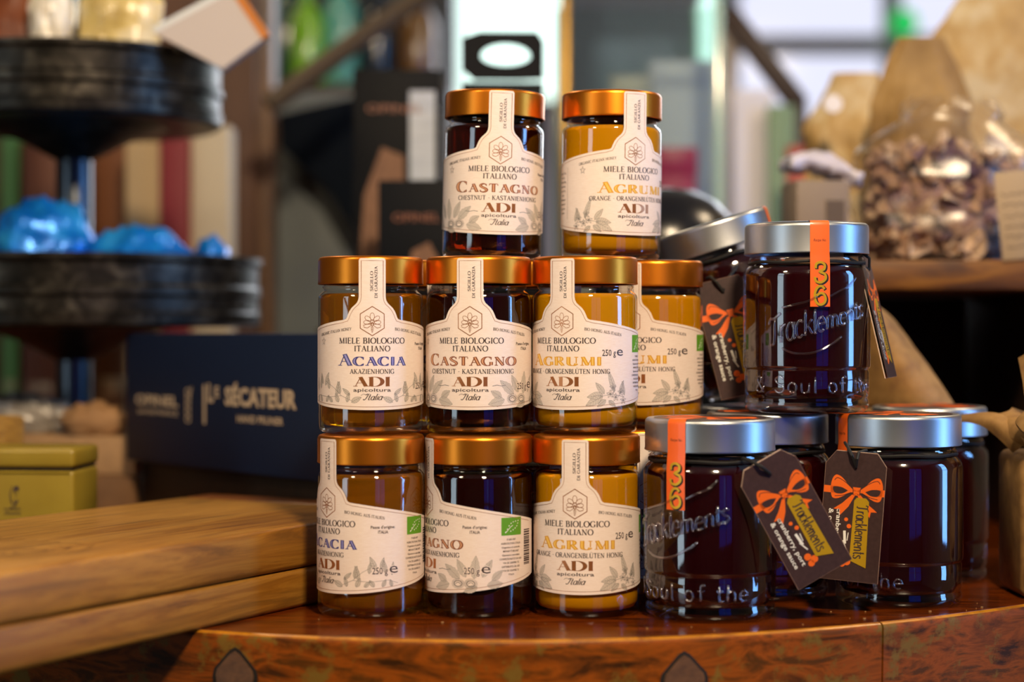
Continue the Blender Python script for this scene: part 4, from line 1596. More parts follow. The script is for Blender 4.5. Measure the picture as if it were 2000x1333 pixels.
# tilted card box with an orange edge
dq = SD - .10
c0 = P(410, 66, dq)
tb = thing('tilted_card_box', 'white flat card box with an orange edge leaning out over the upper tray', 'card box', c0)
CQ = [(P(px, py, dq).x - c0.x, P(px, py, dq).z - c0.z) for px, py in ((304, 66), (437, 136), (514, 78), (452, -14))]
MB().prism(CQ, -.004, .012).build('card_body', principled('white_card', '#c9bdb6', .5), tb, smooth=False)
def edge_strip(a, b, name, m, w2):
    (ax, az), (bx, bz) = a, b
    l = math.hypot(bx - ax, bz - az)
    nx, nz = (bz - az) / l * w2, -(bx - ax) / l * w2
    MB().prism([(ax, az), (bx, bz), (bx + nx, bz + nz), (ax + nx, az + nz)], -.0045, .0125).build(name, m, tb, smooth=False)
edge_strip(CQ[3], CQ[2], 'orange_edge', principled('orange_card_edge', '#c8741a', .5), -.007)
edge_strip(CQ[0], CQ[3], 'top_edge', principled('white_card_edge', '#e2e6e4', .5), -.005)


# ------------------------------------------------------------------ shop background
def upright_box(name, label, cat, m, px0, px1, py0, py1, d, dep=.06, yaw=0.0, z_floor=None, group=None, bev=.002):
    x0, x1 = X(px0, d), X(px1, d)
    zt, zb = Z(py0, d), (Z(py1, d) if z_floor is None else z_floor)
    root = thing(name, label, cat, ((x0 + x1) / 2, d + dep / 2, zb), (0, 0, RAD(yaw)), group)
    w2 = (x1 - x0) / 2
    MB().box(-w2, w2, -dep / 2, dep / 2, 0, zt - zb, bev).build('carton_body', m, root)
    return root, w2, dep, zt - zb


def band(root, name, m, w2, dep, z0, z1, x0=-1.0, x1=1.0):
    """printed panel sitting just proud of the front face"""
    MB().box(x0 * w2, x1 * w2, -dep / 2 - .0008, -dep / 2 + .0005, z0, z1).build(name, m, root, smooth=False)


# wooden cupboard and things on it, behind the tray stand
DS = 2.05
sh = thing('back_shelf', 'dark wooden shelf behind the tray stand', 'shelf', (X(200, DS), DS + .10, 0))
MB().box(-.33, .140, -.10, .14, .0005, .02, .002).build('shelf_board', M['dark_wood'], sh)
MB().box(-.33, .140, .12, .14, .02, .60, .002).build('shelf_back', noisy('brown_panel', [(.3, '#3c1f0c'), (.7, '#5a3212')], 8, .6, stretch=(3, 1, .4)), sh)
ZF0 = -0.9
goods = [('brown_carton', 'tall brown carton on the back shelf beside the pole', '#6a3a14', 185, 285, 262), ('cream_carton', 'tall cream carton on the back shelf next to the dark red one', '#b49a72', 245, 318, 275),
         ('red_carton', 'narrow dark red carton on the back shelf between two pale ones', '#7a1220', 312, 368, 262), ('ivory_carton', 'wide ivory carton on the back shelf beside the wooden post', '#c2b49a', 372, 448, 245),
         ('rust_carton', 'rust brown carton on the back shelf left of the pole', '#5a2a10', 42, 112, 270), ('green_carton', 'slim green and white carton at the far end of the back shelf', '#5f9a5a', 2, 36, 255)]
for i, (n, lab, c, a, b, t) in enumerate(goods):
    lab = lab.replace('left of', 'beside')
    if n == 'brown_carton':
        lab = 'tall tan carton on the back shelf overlapping the cream one'
    r, w2, dp, hh = upright_box(n, lab, 'carton', noisy(n + '_card', [(.3, c), (.7, c)], 10, .6), a, b, t, 0, DS + (.10 if i == 0 else (.012 if i % 2 else .0) + .02), .05, 0, .0205, 'cartons on the back shelf')
    band(r, 'carton_label', noisy(n + '_label', [(.35, c), (.65, '#d8c8a8')], 18, .6), w2, dp, hh * .08, hh * .26, -.7, .7)
# wooden post and door frame
o = structure(MB().box(X(462, 2.3), X(532, 2.3), 2.3, 2.36, -.9, 1.9, .004).build('trim_1', wood('post_wood', [(.38, '#2a1a0c'), (.5, '#4e3016'), (.62, '#7a522c')], 14, (5, 5, .3), .45, .1)))
o = structure(MB().box(X(445, 2.3), X(461, 2.3), 2.28, 2.37, -.9, 1.9, .003).build('trim_2', principled('brass_strip', '#7c6428', .4, metal=.4)))

# grey panel with a dark diagonal bag, and diagonal rod
o = tag(MB().box(X(536, 2.45), X(770, 2.45), 2.45, 2.47, 0.0005, Z(180, 2.45), .002).build('grey_backboard', noisy('grey_paint', [(.3, '#6a7276'), (.7, '#7c8488')], 5, .6)), 'upright grey painted board behind the black packs', 'board')
bl = MB().prism([(X(a, 2.4), Z(b, 2.4)) for a, b in ((545, 225), (700, 190), (740, 470), (700, 470), (640, 370), (548, 290))], 2.385, 2.43)
tag(bl.build('dark_apron', principled('dark_cloth', '#10161f', .9, spec=.1)), 'dark blue cloth hung slantwise over the grey board', 'cloth')
rod = MB().tube([P(525, 205, 2.1), P(720, 62, 2.14), P(800, 10, 2.16), P(900, -50, 2.18)], .012, 8)
tag(rod.build('wooden_rod', principled('rod_wood', '#4a3c2c', .5)), 'slanting pale wooden rod crossing from the post', 'rod')
# green bottle and foliage high up behind
def bottle(px, d, py_top, py_bot, r, m, label, cap='#20241c'):
    root = thing('glass_bottle', label, 'bottle', (X(px, d), d, 0), group='bottles on the high shelf')
    zt, zb = Z(py_top, d), Z(py_bot, d)
    h = zt - zb
    MB().lathe([(0, zb), (r * .94, zb), (r, zb + .006), (r, zb + h * .58), (r * .8, zb + h * .68), (r * .32, zb + h * .78), (r * .30, zb + h * .97), (0, zb + h * .97)], 32).build('bottle_body', m, root)
    MB().lathe([(0, zb + h * .94), (r * .36, zb + h * .94), (r * .36, zt), (0, zt)], 24).build('bottle_cap', principled('cap', cap, .4), root)
    return root
DH = 2.85
hs = tag(MB().box(X(505, DH), X(880, DH), DH - .05, DH + .12, Z(170, DH) - .018, Z(170, DH), .002).build('high_shelf', M['dark_wood']), 'high narrow shelf carrying green bottles', 'shelf')
structure(MB().box(X(512, DH), X(540, DH), DH + .0, DH + .06, -.9, Z(170, DH) - .018, .002).build('trim_3', M['dark_wood']))
structure(MB().box(X(850, DH), X(875, DH), DH + .0, DH + .06, -.9, Z(170, DH) - .018, .002).build('trim_4', M['dark_wood']))
bottle(600, DH, -40, 170, .026, principled('lime_glass', '#7cb82c', .15, spec=.8), 'bright lime green bottle on the high shelf')
bottle(665, DH + .02, -70, 170, .030, principled('teal_glass', '#5fa89c', .2, spec=.8), 'teal green bottle on the high shelf')
bottle(560, DH + .03, -110, 170, .026, principled('dark_green_glass', '#14402c', .15, spec=.8), 'dark green bottle on the high shelf next to the post')
bottle(735, DH + .02, -60, 170, .030, principled('navy_glass', '#16222e', .2, spec=.8), 'dark blue bottle on the high shelf')
bottle(815, DH + .02, -40, 170, .03, principled('amber_glass', '#6a4a20', .2, spec=.8), 'amber bottle on the high shelf')

tag(MB().box(X(535, 3.0), X(884, 3.0), 3.02, 3.2, ZF0, 1.2, .004).build('dark_backing', noisy('dark_backing_blue', [(.3, '#0e1820'), (.7, '#16242e')], 4, .5)), 'tall dark blue cupboard behind the bottle shelf', 'cupboard')  # dark block added so the wall behind the bottles stays dark
# black knife packs
black = noisy('black_card', [(.3, '#090b10'), (.7, '#0e1016')], 200, .6, spec=.15)
def pack(px0, px1, py0, py1, d, label, text, twist=0.0, kraft=None, window=None, hang=False):
    x0, x1 = X(px0, d), X(px1, d)
    zt, zb = Z(py0, d), Z(py1, d)
    h, w2 = zt - zb, (x1 - x0) / 2
    root = thing('retail_pack', label, 'pack', ((x0 + x1) / 2, d, zb), (0, 0, RAD(twist)), 'black retail packs')
    MB().box(-w2, w2, 0, .03, 0, h, .0012).build('pack_body', black, root)
    if kraft:
        q = [(a * w2, b * h) for a, b in kraft]
        MB().prism(q, -.0012, .0004).build('kraft_print', noisy('kraft_print', [(.3, '#6f4c38'), (.7, '#8a6248')], 90, .6), root, smooth=False)
    if window:
        a, b, c, e = window
        MB().box(a * w2, b * w2, -.0014, .0004, c * h, e * h).build('pale_panel', noisy('pale_blue_panel', [(.3, '#aeb8cc'), (.7, '#d4dcec')], 120, .3, stretch=(.2, 1, 3)), root, smooth=False)
    if hang:
        n = 18
        outer = [(-w2, h - .001), (-w2, h + .045), (w2, h + .045), (w2, h - .001)]
        hole = [(.62 * w2 * math.cos(t * 2 * math.pi / n) + .002, h + .024 + .009 * math.sin(t * 2 * math.pi / n) * (1.0 if math.sin(t * 2 * math.pi / n) < 0 else 1.25)) for t in range(n)]
        vs = [(a, yy, b) for yy in (-.0005, .0015) for a, b in hole]
        rim = []
        for a, b in hole:
            dx, dz = a, b - (h + .024)
            s = min(w2 / max(abs(dx), 1e-6), .0225 / max(abs(dz), 1e-6))
            rim.append((dx * s, h + .024 + dz * s))
        vs += [(a, yy, b) for yy in (-.0005, .0015) for a, b in rim]
        fs = []
        for t in range(n):
            t2 = (t + 1) % n
            fs += [(t, t2, 2 * n + t2, 2 * n + t), (n + t2, n + t, 3 * n + t, 3 * n + t2), (t2, t, n + t, n + t2), (2 * n + t, 2 * n + t2, 3 * n + t2, 3 * n + t)]
        obj('hang_tab', new_mesh('hang_tab', vs, fs, False), black, root)
    if text:
        p, w0 = sans('OPINEL', .02)
        obj('pack_lettering', print_mesh('pack_lettering', place(p, w0, text[0] * w2 * 1000, text[1] * h * 1000, 7.5, w2 * 1000 * text[2]), lambda u, v: (u * MM, -.0016, v * MM)), principled('bronze_print', '#8a5a48', .4), root)
    return root


pack(690, 862, 135, 560, 1.78, 'tall black pack with a pale striped panel and kraft print', (-.05, .80, 1.3), 4, [(-.9, .0), (-.35, .0), (-.1, .32), (.15, .36), (.15, .60), (-.35, .64), (-.75, .42)], (.28, .86, .42, .90))
pack(738, 905, 352, 640, 1.66, 'short black pack in front with a round kraft print, low behind the jars', (-.1, .72, 1.1), -3, [(-.35, .30), (.0, .27), (.3, .34), (.42, .46), (.2, .58), (-.2, .52)], None)
pack(905, 1062, 160, 640, 1.72, 'black pack with an open hanging tab behind the top chestnut jar', (0, .80, 1.4), 2, None, None, True)
st = tag(MB().box(X(640, 1.7), X(1100, 1.7), 1.60, 1.86, .0005, Z(640, 1.66), .002).build('display_step', M['dark_wood']), 'dark wooden display step under the black packs', 'step')
tag(st, 'dark wooden display step under the black packs', 'step')

# glass display case on the counter behind the top jars
def build_case():
    d0, d1 = 2.05, 2.30
    x0, x1 = X(1104, d0), X(1404, d0)
    zt = Z(-60, d0)
    root = thing('glass_display_case', 'tall glass display case with pale edges behind the orange blossom jar', 'display case', ((x0 + x1) / 2, d0, .0005))
    w2 = (x1 - x0) / 2
    dp = d1 - d0
    edge = principled('glass_edge', '#a8c8b8', .15, spec=.9)
    brass = principled('brass_edge', '#8a6a24', .35, metal=.7)
    MB().box(-w2, w2, 0, .004, .04, zt).build('glass_pane', M['pane_glass'], root, smooth=False)
    MB().box(-w2, w2, dp - .004, dp, .04, zt).build('glass_pane', M['pane_glass'], root, smooth=False)
    for s in (-1, 1):
        MB().box(s * w2 - .002, s * w2 + .002, .004, dp - .004, .04, zt).build('glass_pane', M['pane_glass'], root, smooth=False)
        for y in (0, dp):
            MB().box(s * w2 - .005, s * w2 + .005, y - .004, y + .004, .0, zt, .001).build('corner_post', brass if (s < 0 and y == 0) else edge, root)
    MB().box(-w2 - .01, w2 + .01, -.008, dp + .008, 0, .04, .003).build('case_base', M['dark_wood'], root)
    return root
build_case()
inside = [('grey_gift_box', 'grey gift box inside the glass case', '#b8b2b0', 1122, 1196, 210, 2.12), ('lilac_gift_box', 'lilac gift box inside the glass case', '#c4c4d8', 1272, 1388, 120, 2.22), ('pink_box', 'raspberry pink box inside the glass case', '#c02a60', 1285, 1360, 290, 2.10), ('sand_box', 'sand coloured box standing inside the glass case at the back', '#bab0a8', 1196, 1268, 150, 2.22)]
for n, lab, c, a, b, t, d in inside:
    r, w2, dp, hh = upright_box(n, lab, 'gift box', noisy(n + '_paper', [(.3, c), (.7, c)], 10, .5), a, b, t, 0, d, .05 if d < 2.2 else .04, 0, .0408)
    MB().box(-w2 - .001, w2 + .001, -dp / 2 - .001, dp / 2 + .001, hh - .03, hh + .001, .001).build('box_lid', noisy(n + '_lid', [(.3, c), (.7, c)], 10, .4), r)

# black domed tin, slanted easel leg, white card
dm = thing('black_domed_tin', 'black round domed tin behind the leaning jam jar', 'domed tin', (X(1300, 1.62), 1.62, 0.0005))
zt = Z(368, 1.62)
MB().lathe([(0, 0), (.062, 0), (.064, .003), (.064, zt - .05), (.0, zt - .05)], 48).build('tin_body', black, dm)
MB().lathe([(.066, zt - .056), (.066, zt - .046), (.060, zt - .030), (.045, zt - .013), (.025, zt - .003), (0, zt)], 48).build('domed_lid', principled('black_gloss', '#14141a', .25, spec=.6), dm)
el = thing('easel_leg_frame', 'dark slanted wooden easel frame beyond the glass case', 'easel', (0, 0, 0))
def beam(a, b, r, m, name, parent):
    a, b = Vector(a), Vector(b)
    q = (b - a).to_track_quat('Z', 'Y')
    MB().box(-r, r, -r, r, 0, (b - a).length, .002).move(Matrix.LocRotScale(a, q, None)).build(name, m, parent)
ez = principled('dark_easel_wood', '#33201a', .5)
beam(P(1420, 25, 2.42), P(1560, 205, 2.40), .0145, ez, 'slanted_bar', el)
beam(P(1556, 195, 2.41), (X(1556, 2.41), 2.41, 0.0005), .012, ez, 'upright_bar', el)
beam(P(1425, 30, 2.43), (X(1425, 2.43), 2.43, 0.0005), .010, principled('pale_easel_wood', '#a89c94', .5), 'rear_bar', el)
r, w2, dp, hh = upright_box('white_price_card', 'bright white card standing under the slanted easel bar', 'card', principled('bright_card', '#e4e2ee', .5), 1432, 1512, 175, 0, 2.36, .008, 0, .0008)
band(r, 'card_yellow_band', principled('card_yellow', '#b8a060', .5), w2, dp, .02, hh * .22)
r, w2, dp, hh = upright_box('green_sachet', 'pale green sachet beside the white card', 'sachet', principled('sachet_green', '#7c9a78', .5), 1500, 1552, 205, 0, 2.34, .012, 0, .0008)
r, w2, dp, hh = upright_box('red_sachet', 'red sachet low beside the green one', 'sachet', principled('sachet_red', '#a8382c', .5), 1538, 1612, 285, 0, 2.20, .02, 0, .0008)


# ------------------------------------------------------------------ crate with cellophane bags
DC = 1.48
def build_crate():
    zt = Z(508, DC)
    x0, x1 = X(1535, DC), X(2120, DC)
    zb = .0005
    root = thing('wooden_crate', 'rough wooden stand with an open dark front carrying the cellophane bags', 'crate stand', ((x0 + x1) / 2, DC, zb))
    w2 = (x1 - x0) / 2
    h = zt - zb
    MB().box(-w2, w2, 0, .34, h - .024, h, .002).build('top_board', M['crate_wood'], root)
    MB().box(-w2, -w2 + .02, .01, .34, 0, h - .0245, .002).build('side_board', M['dark_wood'], root)
    MB().box(w2 - .02, w2, .01, .34, 0, h - .0245, .002).build('side_board', M['dark_wood'], root)
    MB().box(-w2 + .0205, w2 - .0205, .30, .32, 0, h - .0245, .002).build('back_board', M['dark_wood'], root)
    return zt


CZ = build_crate()

CHIP = []
def bag_of_bits(name, label, px, d, w2, dep, h, z0, cols, seed, lean=0.0, n=110, bit=.0115, group='cellophane bags on the crate'):
    root = thing(name, label, 'cellophane bag', (X(px, d), d, z0 + .0006), (0, RAD(lean), 0), group)
    rr = random.Random(seed)
    def shell(u, v):
        a = 2 * math.pi * u
        t = v
        prof = (1 - .10 * (1 - t) ** 2) if t < .62 else 1 - .80 * ((t - .62) / .38) ** 1.1
        q = 1 + .13 * noise.noise(Vector((math.cos(a) * 2.2 + seed, math.sin(a) * 2.2, t * 5))) + .07 * noise.noise(Vector((math.cos(a) * 7 + seed, math.sin(a) * 7, t * 14)))
        if t > .86:
            q *= 1 + (t - .86) * 5 * (1 + .5 * math.sin(a * 6 + seed))
        return (math.sin(a) * w2 * prof * q, -math.cos(a) * dep * prof * q, h * t)
    MB().sheet(shell, 48, 30).build('film', M['film'], root, sharp=None)
    for ci, c in enumerate(cols):
        mb = MB()
        for k in range(int(n * (.46, .18, .46)[ci])):
            for _ in range(20):
                x, y, t = rr.uniform(-1, 1), rr.uniform(-1, 1), rr.uniform(.04, .66)
                if x * x + y * y < .78:
                    break
            s = bit * rr.uniform(.7, 1.4)
            cup = MB().sheet(lambda u, v: ((u - .5) * s * 1.5 * math.sin(math.pi * min(.96, max(.12, v))), ((u - .5) ** 2 * 2.2 + (v - .5) ** 2) * s * .8, (v - .5) * s * 2.4), 4, 5, .0007)
            mt = Matrix.Translation((x * w2 * .86, y * dep * .86, max(.012, h * t))) @ Euler((rr.uniform(-1.2, 1.2), rr.uniform(-1.5, 1.5), rr.uniform(0, 6.28))).to_matrix().to_4x4()
            cup.move(mt)
            mb.add(cup.v, cup.f)
        o = mb.build(('dried_petals', 'purple_dried_petals', 'pale_dried_petals')[ci], noisy('petal_%d_%d' % (seed, ci), [(.3, c[0]), (.7, c[1])], 60, .6), root, sharp=None)
        o['kind'] = 'stuff'
    obj('petal_core', blob_mesh('petal_core', w2 * .74, dep * .74, h * .30, .3, 3, seed, 24, 16), noisy('petal_core_%d' % seed, [(.3, cols[1][1]), (.7, cols[0][1])], 60, .8), root, (0, 0, h * .34))  # tan lump added inside so the gaps between petals look less dark
    return root


tan, tan2 = ('#8e6c54', '#bc9a80'), ('#ac8c72', '#d8c0a8')
pur = ('#54384a', '#7a5c68')
bag_of_bits('petal_bag', 'large cellophane bag of tan and purple dried petals on the crate', 1850, DC + .10, .085, .060, Z(165, DC) - CZ, CZ, [tan, pur, tan2], 3, 2, 620)
bag_of_bits('petal_bag', 'cellophane bag of dried petals at the crate end with a handwritten card', 2150, DC + .085, .058, .05, Z(150, DC) - CZ, CZ, [tan2, pur, tan], 6, -3, 260)
tp, w2, dp, hh = upright_box('taupe_box', 'small taupe box on the crate under the white packet', 'box', principled('taupe_card', '#8a7868', .6), 1548, 1655, 352, 0, DC + .03, .05, 6, CZ + .0006)
band(tp, 'box_label', principled('taupe_label', '#5c4c40', .6), w2, dp, hh * .2, hh * .75, .1, .8)
wp = thing('white_packet', 'crumpled white packet lying slantwise on the taupe box', 'packet', (X(1600, DC + .05), DC + .055, CZ + hh + .002), (0, RAD(14), RAD(8)))
MB().sheet(lambda u, v: ((u - .5) * .062, (v - .5) * .04, .012 + .012 * math.sin(math.pi * u) * math.sin(math.pi * v) + .004 * noise.noise(Vector((u * 6, v * 6, 2)))), 20, 14, .010).build('packet_body', principled('white_film', '#c8c2d0', .3), wp, sharp=None)
kb2 = noisy('cream_kraft_paper', [(.4, '#9c7a44'), (.5, '#b8965c'), (.6, '#d0bc94')], 12, .6, bump_s=.5, bump_d=.004)
standing_bag('cream_paper_bag', 'tall cream paper bag behind the cellophane bags at the edge of the crate', 'paper bag', kb2, 1955, DC + .285, .085, .034, Z(-40, DC + .2), CZ + .0006, 21)
standing_bag('tan_paper_bag', 'small tan paper bag peeking between the easel and the large cellophane bag', 'paper bag', kb2, 1670, DC + .29, .045, .035, Z(135, DC + .26), CZ + .0006, 13)
standing_bag('ochre_paper_bag', 'rounded ochre paper bag in the middle behind the large cellophane bag', 'paper bag', noisy('ochre_paper', [(.4, '#7c5a24'), (.6, '#a8844a')], 12, .6, bump_s=.4, bump_d=.004), 1800, DC + .21, .045, .026, Z(70, DC + .2), CZ + .0006, 31)
sg = thing('round_white_disc', 'small round white sticker disc on the tan paper bag', 'sticker', P(1627, 203, DC + .20))
MB().lathe([(0, -.001), (.0085, -.001), (.0085, .001), (0, .001)], 24).move(Matrix.Rotation(RAD(80), 4, 'X')).build('disc_body', principled('disc_white', '#d8d4dc', .4), sg)  # flat white disc in front of the tan bag
cd = thing('handwritten_card', 'cream card with black handwriting tucked at the end bag', 'card', (X(1992, DC - .002), DC - .002, CZ + .0006), (0, RAD(-6), 0))
cz1 = Z(335, DC) - CZ
MB().box(-.014, .03, -.0008, 0, 0, cz1, .0003).build('card_sheet', principled('cream_card', '#b09878', .6), cd)
hw = []
rr = random.Random(8)
for k in range(6):
    y = 52 - k * 8.5
    hw += ribbon([(-10 + i * 1.6 + rr.uniform(-.4, .4), y + rr.uniform(-1.6, 1.6)) for i in range(20)], .5)
obj('handwriting_print', print_mesh('handwriting_print', hw, lambda u, v: (u * MM, -.0010, v * MM)), M['black_ink'], cd)

# ------------------------------------------------------------------ kraft paper parcel
kraft = noisy('kraft_wrap', [(.3, '#7c5a36'), (.5, '#94703f'), (.72, '#a8824f')], 70, .7, stretch=(1, 1, 1), bump_s=.15, bump_d=.0008)
def build_parcel():
    d = 1.25
    root = thing('kraft_parcel', 'crumpled kraft paper parcel with folded flaps beside the jam jars', 'parcel', (X(2010, d) + .010, d - .004, .0006))
    w2 = X(2010, d) - X(1928, d)
    h = Z(880, d)
    MB().box(-w2, w2 * 1.6, -.045, .018, 0, h, .006, 3).build('parcel_body', kraft, root)
    k = d / FPX
    def q(px, py, dy=0.0):
        p = P(px, py, d)
        return Vector((p.x - X(2010, d), dy, p.z - .0006))
    def loft(name, la, lb, th=.0007, bow=.012):
        """curled sheet between two drawn edges"""
        a = catmull([(v.x, v.z) for v in la], 6)
        ya = catmull([(v.y, 0) for v in la], 6)
        b = catmull([(v.x, v.z) for v in lb], 6)
        yb = catmull([(v.y, 0) for v in lb], 6)
        n = len(a) - 1
        def fn(u, v):
            i = min(n, int(round(v * n)))
            pa, pb = Vector((a[i][0], ya[i][0], a[i][1])), Vector((b[i][0], yb[i][0], b[i][1]))
            r = pa.lerp(pb, u)
            r.y -= bow * math.sin(math.pi * u)
            return r
        MB().sheet(fn, 10, n, th).build(name, kraft, root, sharp=60)
    # long front flap, folded down over the body
    loft('front_flap', [q(1935, 845, -.03), (q(1945, 900, -.055)), q(1938, 1000, -.062), q(1930, 1060, -.064), q(1962, 1092, -.066)],
         [q(2060, 850, -.03), q(2060, 900, -.058), q(2050, 980, -.066), q(2030, 1060, -.068), q(1985, 1112, -.070)])
    loft('folded_edge', [q(2070, 900, -.05), q(2030, 980, -.075), q(1990, 1060, -.078), q(1958, 1100, -.072)],
         [q(2075, 960, -.06), q(2045, 1030, -.074), q(2010, 1085, -.076), q(1966, 1112, -.070)], .0007, .004)
    loft('upper_curl', [q(1958, 700, .0), q(1954, 740, -.015), q(1960, 790, -.02), q(1990, 800, -.02)],
         [q(2000, 655, .0), q(2030, 690, -.03), q(2060, 740, -.04), q(2060, 800, -.03)], .0007, .014)
    loft('gathered_neck', [q(1895, 815, .02), q(1925, 850, -.02), q(1960, 875, -.035), q(2000, 885, -.04)],
         [q(1960, 800, .02), q(1990, 815, -.03), q(2020, 820, -.04), q(2060, 830, -.045)], .0007, .02)
    MB().box(-.018, .016, -.012, .012, -.012, .012, .004, 2).move(Matrix.LocRotScale(q(1975, 835, -.048), Euler((.4, .7, .3)), None)).build('paper_knot', kraft, root)
    loft('side_curl', [q(1930, 880, -.02), q(1905, 850, -.01), q(1880, 830, .0), q(1850, 826, .03)],
         [q(1955, 845, -.03), q(1930, 815, -.012), q(1905, 805, .0), q(1870, 812, .03)], .0007, .006)
build_parcel()
# loose kraft wrap behind the topmost jam jar
d = 1.392
wr = thing('kraft_cone', 'fold of kraft paper rising behind the topmost jam jar', 'paper fold', (X(1770, d), d, .0006))
def cone(u, v):
    a = catmull([(1690, 575), (1740, 610), (1790, 690), (1850, 790)], 10)
    i = min(len(a) - 1, int(round(v * (len(a) - 1))))
    xr, yt = a[i]
    xl = 1650 + 30 * v
    p = P(xl + (xr - xl) * u, yt + 14 * u * (1 - v), d)
    return Vector((p.x - X(1770, d), -.03 * math.sin(math.pi * u * .9) + .012 * math.sin(5 * v) * u, p.z - .0006))
MB().sheet(cone, 14, 24, .0008).build('paper_sheet', kraft, wr, sharp=60)
z1 = Z(800, d)
MB().box(-.045, .04, -.015, .03, 0, z1, .004).build('wrapped_base', kraft, wr)

# ------------------------------------------------------------------ room
XL, XR, YF, YB, ZFL, ZC = -1.9, 2.3, -2.2, 4.6, -0.9, 1.9
plaster = noisy('warm_plaster', [(.3, '#8a7a64'), (.7, '#9a8a72')], 4, .8)
dark_pl = noisy('dark_plaster', [(.3, '#4a3c30'), (.7, '#5a4a3c')], 4, .8)
structure(MB().box(XL - .2, XR + .2, YF - .2, YB + .2, ZFL - .05, ZFL).build('floor', wood('floor_wood', [(.3, '#4a3018'), (.7, '#6e4a28')], 6, (6, .5, 1), .5)))
structure(MB().box(XL - .2, XR + .2, YF - .2, YB + .2, ZC, ZC + .05).build('ceiling', noisy('ceiling_paint', [(.3, '#a89c88'), (.7, '#b4a894')], 3, .9)))



def window(idx, name_n, origin, ux, w_, z0, z1, glow, strength, nx=2, nz=2, fr=.05, frame_m=None):
    """lit window: origin at one bottom end, ux = direction along the wall"""
    ux = Vector(ux)
    nrm = Vector((-ux.y, ux.x, 0))
    root = bpy.data.objects.new('window_%d' % name_n, None)
    COL.objects.link(root)
    root.location = origin
    root.rotation_euler = (0, 0, math.atan2(ux.y, ux.x))
    root['kind'] = 'structure'
    em = principled('daylight_pane_%d' % name_n, '#101010', .1, emit=glow, emit_s=strength)
    fm = frame_m or principled('window_frame_%d' % name_n, '#5a4630', .5)
    cw, chh = w_ / nx, (z1 - z0) / nz
    for i in range(nx):
        for j in range(nz):
            MB().box(i * cw + fr * .4, (i + 1) * cw - fr * .4, .0, .01, z0 + j * chh + fr * .4, z0 + (j + 1) * chh - fr * .4).build('pane', em, root, smooth=False)
    for i in range(nx + 1):
        MB().box(i * cw - fr / 2, i * cw + fr / 2, -.02, .03, z0 - fr / 2, z1 + fr / 2, .003).build('window_frame', fm, root)
    for j in range(nz + 1):
        MB().box(-fr / 2, w_ + fr / 2, -.018, .028, z0 + j * chh - fr / 2, z0 + j * chh + fr / 2, .003).build('window_frame', fm, root)
    return root


def wall_with_holes(name, m, a, b, thick, holes):
    """wall along one axis from a to b with (u0, u1, z0, z1) openings; thick = (axis offset)"""
    (ax, ay), (bx, by) = a, b
    alongx = abs(bx - ax) > abs(by - ay)
    us = sorted({0.0, 1.0} | {h[0] for h in holes} | {h[1] for h in holes})
    zs = sorted({ZFL, ZC} | {h[2] for h in holes} | {h[3] for h in holes})
    mb = MB()
    for u0, u1 in zip(us, us[1:]):
        for z0, z1 in zip(zs, zs[1:]):
            uc, zc = (u0 + u1) / 2, (z0 + z1) / 2
            if any(h[0] < uc < h[1] and h[2] < zc < h[3] for h in holes):
                continue
            if alongx:
                mb.box(ax + (bx - ax) * u0, ax + (bx - ax) * u1, ay, ay + thick, z0, z1)
            else:
                mb.box(ax, ax + thick, ay + (by - ay) * u0, ay + (by - ay) * u1, z0, z1)
    return structure(mb.build(name, m, smooth=False))


def fx(x):
    return (x - XL) / (XR - XL)


def fy(y):
    return (y - YF) / (YB - YF)


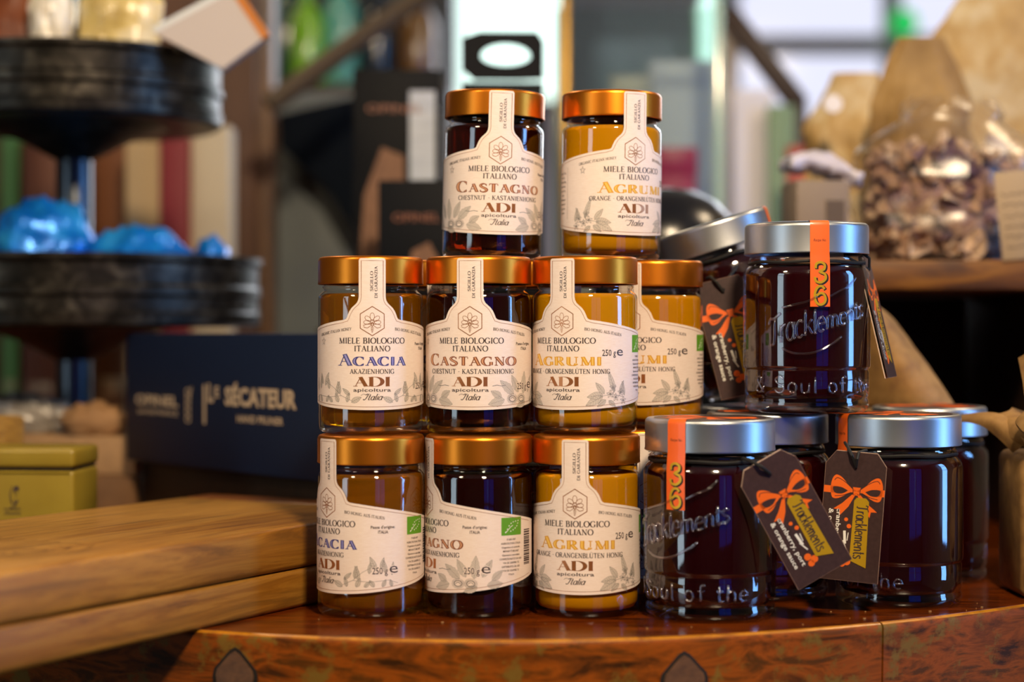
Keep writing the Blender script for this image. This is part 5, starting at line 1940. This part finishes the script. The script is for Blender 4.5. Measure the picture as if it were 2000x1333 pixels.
# back wall: a narrow bright window and a large one
W1 = (X(885, YB), X(1098, YB), Z(205, YB), 1.5)
W2 = (X(1425, YB), X(2060, YB), Z(330, YB), 1.5)
wall_with_holes('wall_back', noisy('back_plaster', [(.3, '#b4b0b8'), (.7, '#c0bcc4')], 3, .8), (XL, YB), (XR, YB), .1, [(fx(W1[0]), fx(W1[1]), W1[2], W1[3]), (fx(W2[0]), fx(W2[1]), W2[2], W2[3])])
window(0, 1, (W1[0], YB + .02, 0), (1, 0, 0), W1[1] - W1[0], W1[2], W1[3], '#d8f4ea', 2.2, 1, 2, .03)
window(0, 2, (W2[0], YB + .02, 0), (1, 0, 0), W2[1] - W2[0], W2[2], W2[3], '#d4d6ea', 1.3, 2, 3, .05, principled('grey_frame', '#b4bac2', .5))
wall_with_holes('wall_left', dark_pl, (XL, YF), (XL, YB), -.1, [(fy(-.55), fy(.10), -.5, 1.4)])
window(0, 5, (XL - .02, -.55, 0), (0, 1, 0), .65, -.5, 1.4, '#cfe4f0', 4.0, 1, 3, .05)
# right wall: tall narrow daylight window
wall_with_holes('wall_right', plaster, (XR, YF), (XR, YB), .1, [(fy(.50), fy(.98), -.3, 1.5)])
window(0, 3, (XR + .02, .98, 0), (0, -1, 0), .48, -.3, 1.5, '#78b4ff', 13.0, 1, 3, .05)
# wall behind the camera: blue dusk window and a narrow bright one
wall_with_holes('wall_front', dark_pl, (XL, YF), (XR, YF), -.1, [(fx(.7), fx(2.2), -.5, 1.4)])
window(0, 4, (2.2, YF - .02, 0), (-1, 0, 0), 1.5, -.5, 1.4, '#2038a8', 1.1, 2, 2, .05)

# pendant lamps
for i, (p, e) in enumerate(LAMPS):
    lp = thing('pendant_lamp', ('warm pendant lamp with a brass shade hanging above the camera side of the counter', 'warm pendant lamp with a brass shade hanging over the tray stand side', 'warm pendant lamp over the far shelf', 'warm pendant lamp over the rear window side')[i], 'lamp', (p[0], p[1], p[2]))
    MB().lathe([(.115, .0), (.116, .004), (.09, .07), (.03, .11), (.02, .13), (.0, .13)], 40).build('lamp_shade', principled('brass_shade_%d' % i, '#8a6a30', .4, metal=.8), lp, (0, 0, .03))
    MB().lathe([(0, 0), (.02, .006), (.03, .03), (.02, .055), (.012, .07)], 24).build('bulb', principled('bulb_glow_%d' % i, '#fff0d0', .4, emit='#ffce8a', emit_s=12), lp, (0, 0, .045))
    MB().tube([(0, 0, .15), (0, 0, ZC - p[2])], .003, 6).build('lamp_cord', M['string'], lp)
# small green exit-style light on the rear wall
gl = thing('green_lamp', 'small round green light high on the rear wall', 'lamp', P(1765, 45, YB - .03))
MB().lathe([(0, 0), (.032, 0), (.034, .008), (.026, .02), (0, .025)], 24).move(Matrix.Rotation(RAD(90), 4, 'X')).build('lamp_lens', principled('green_lens', '#067a3c', .3, emit='#08b050', emit_s=1.2), gl)
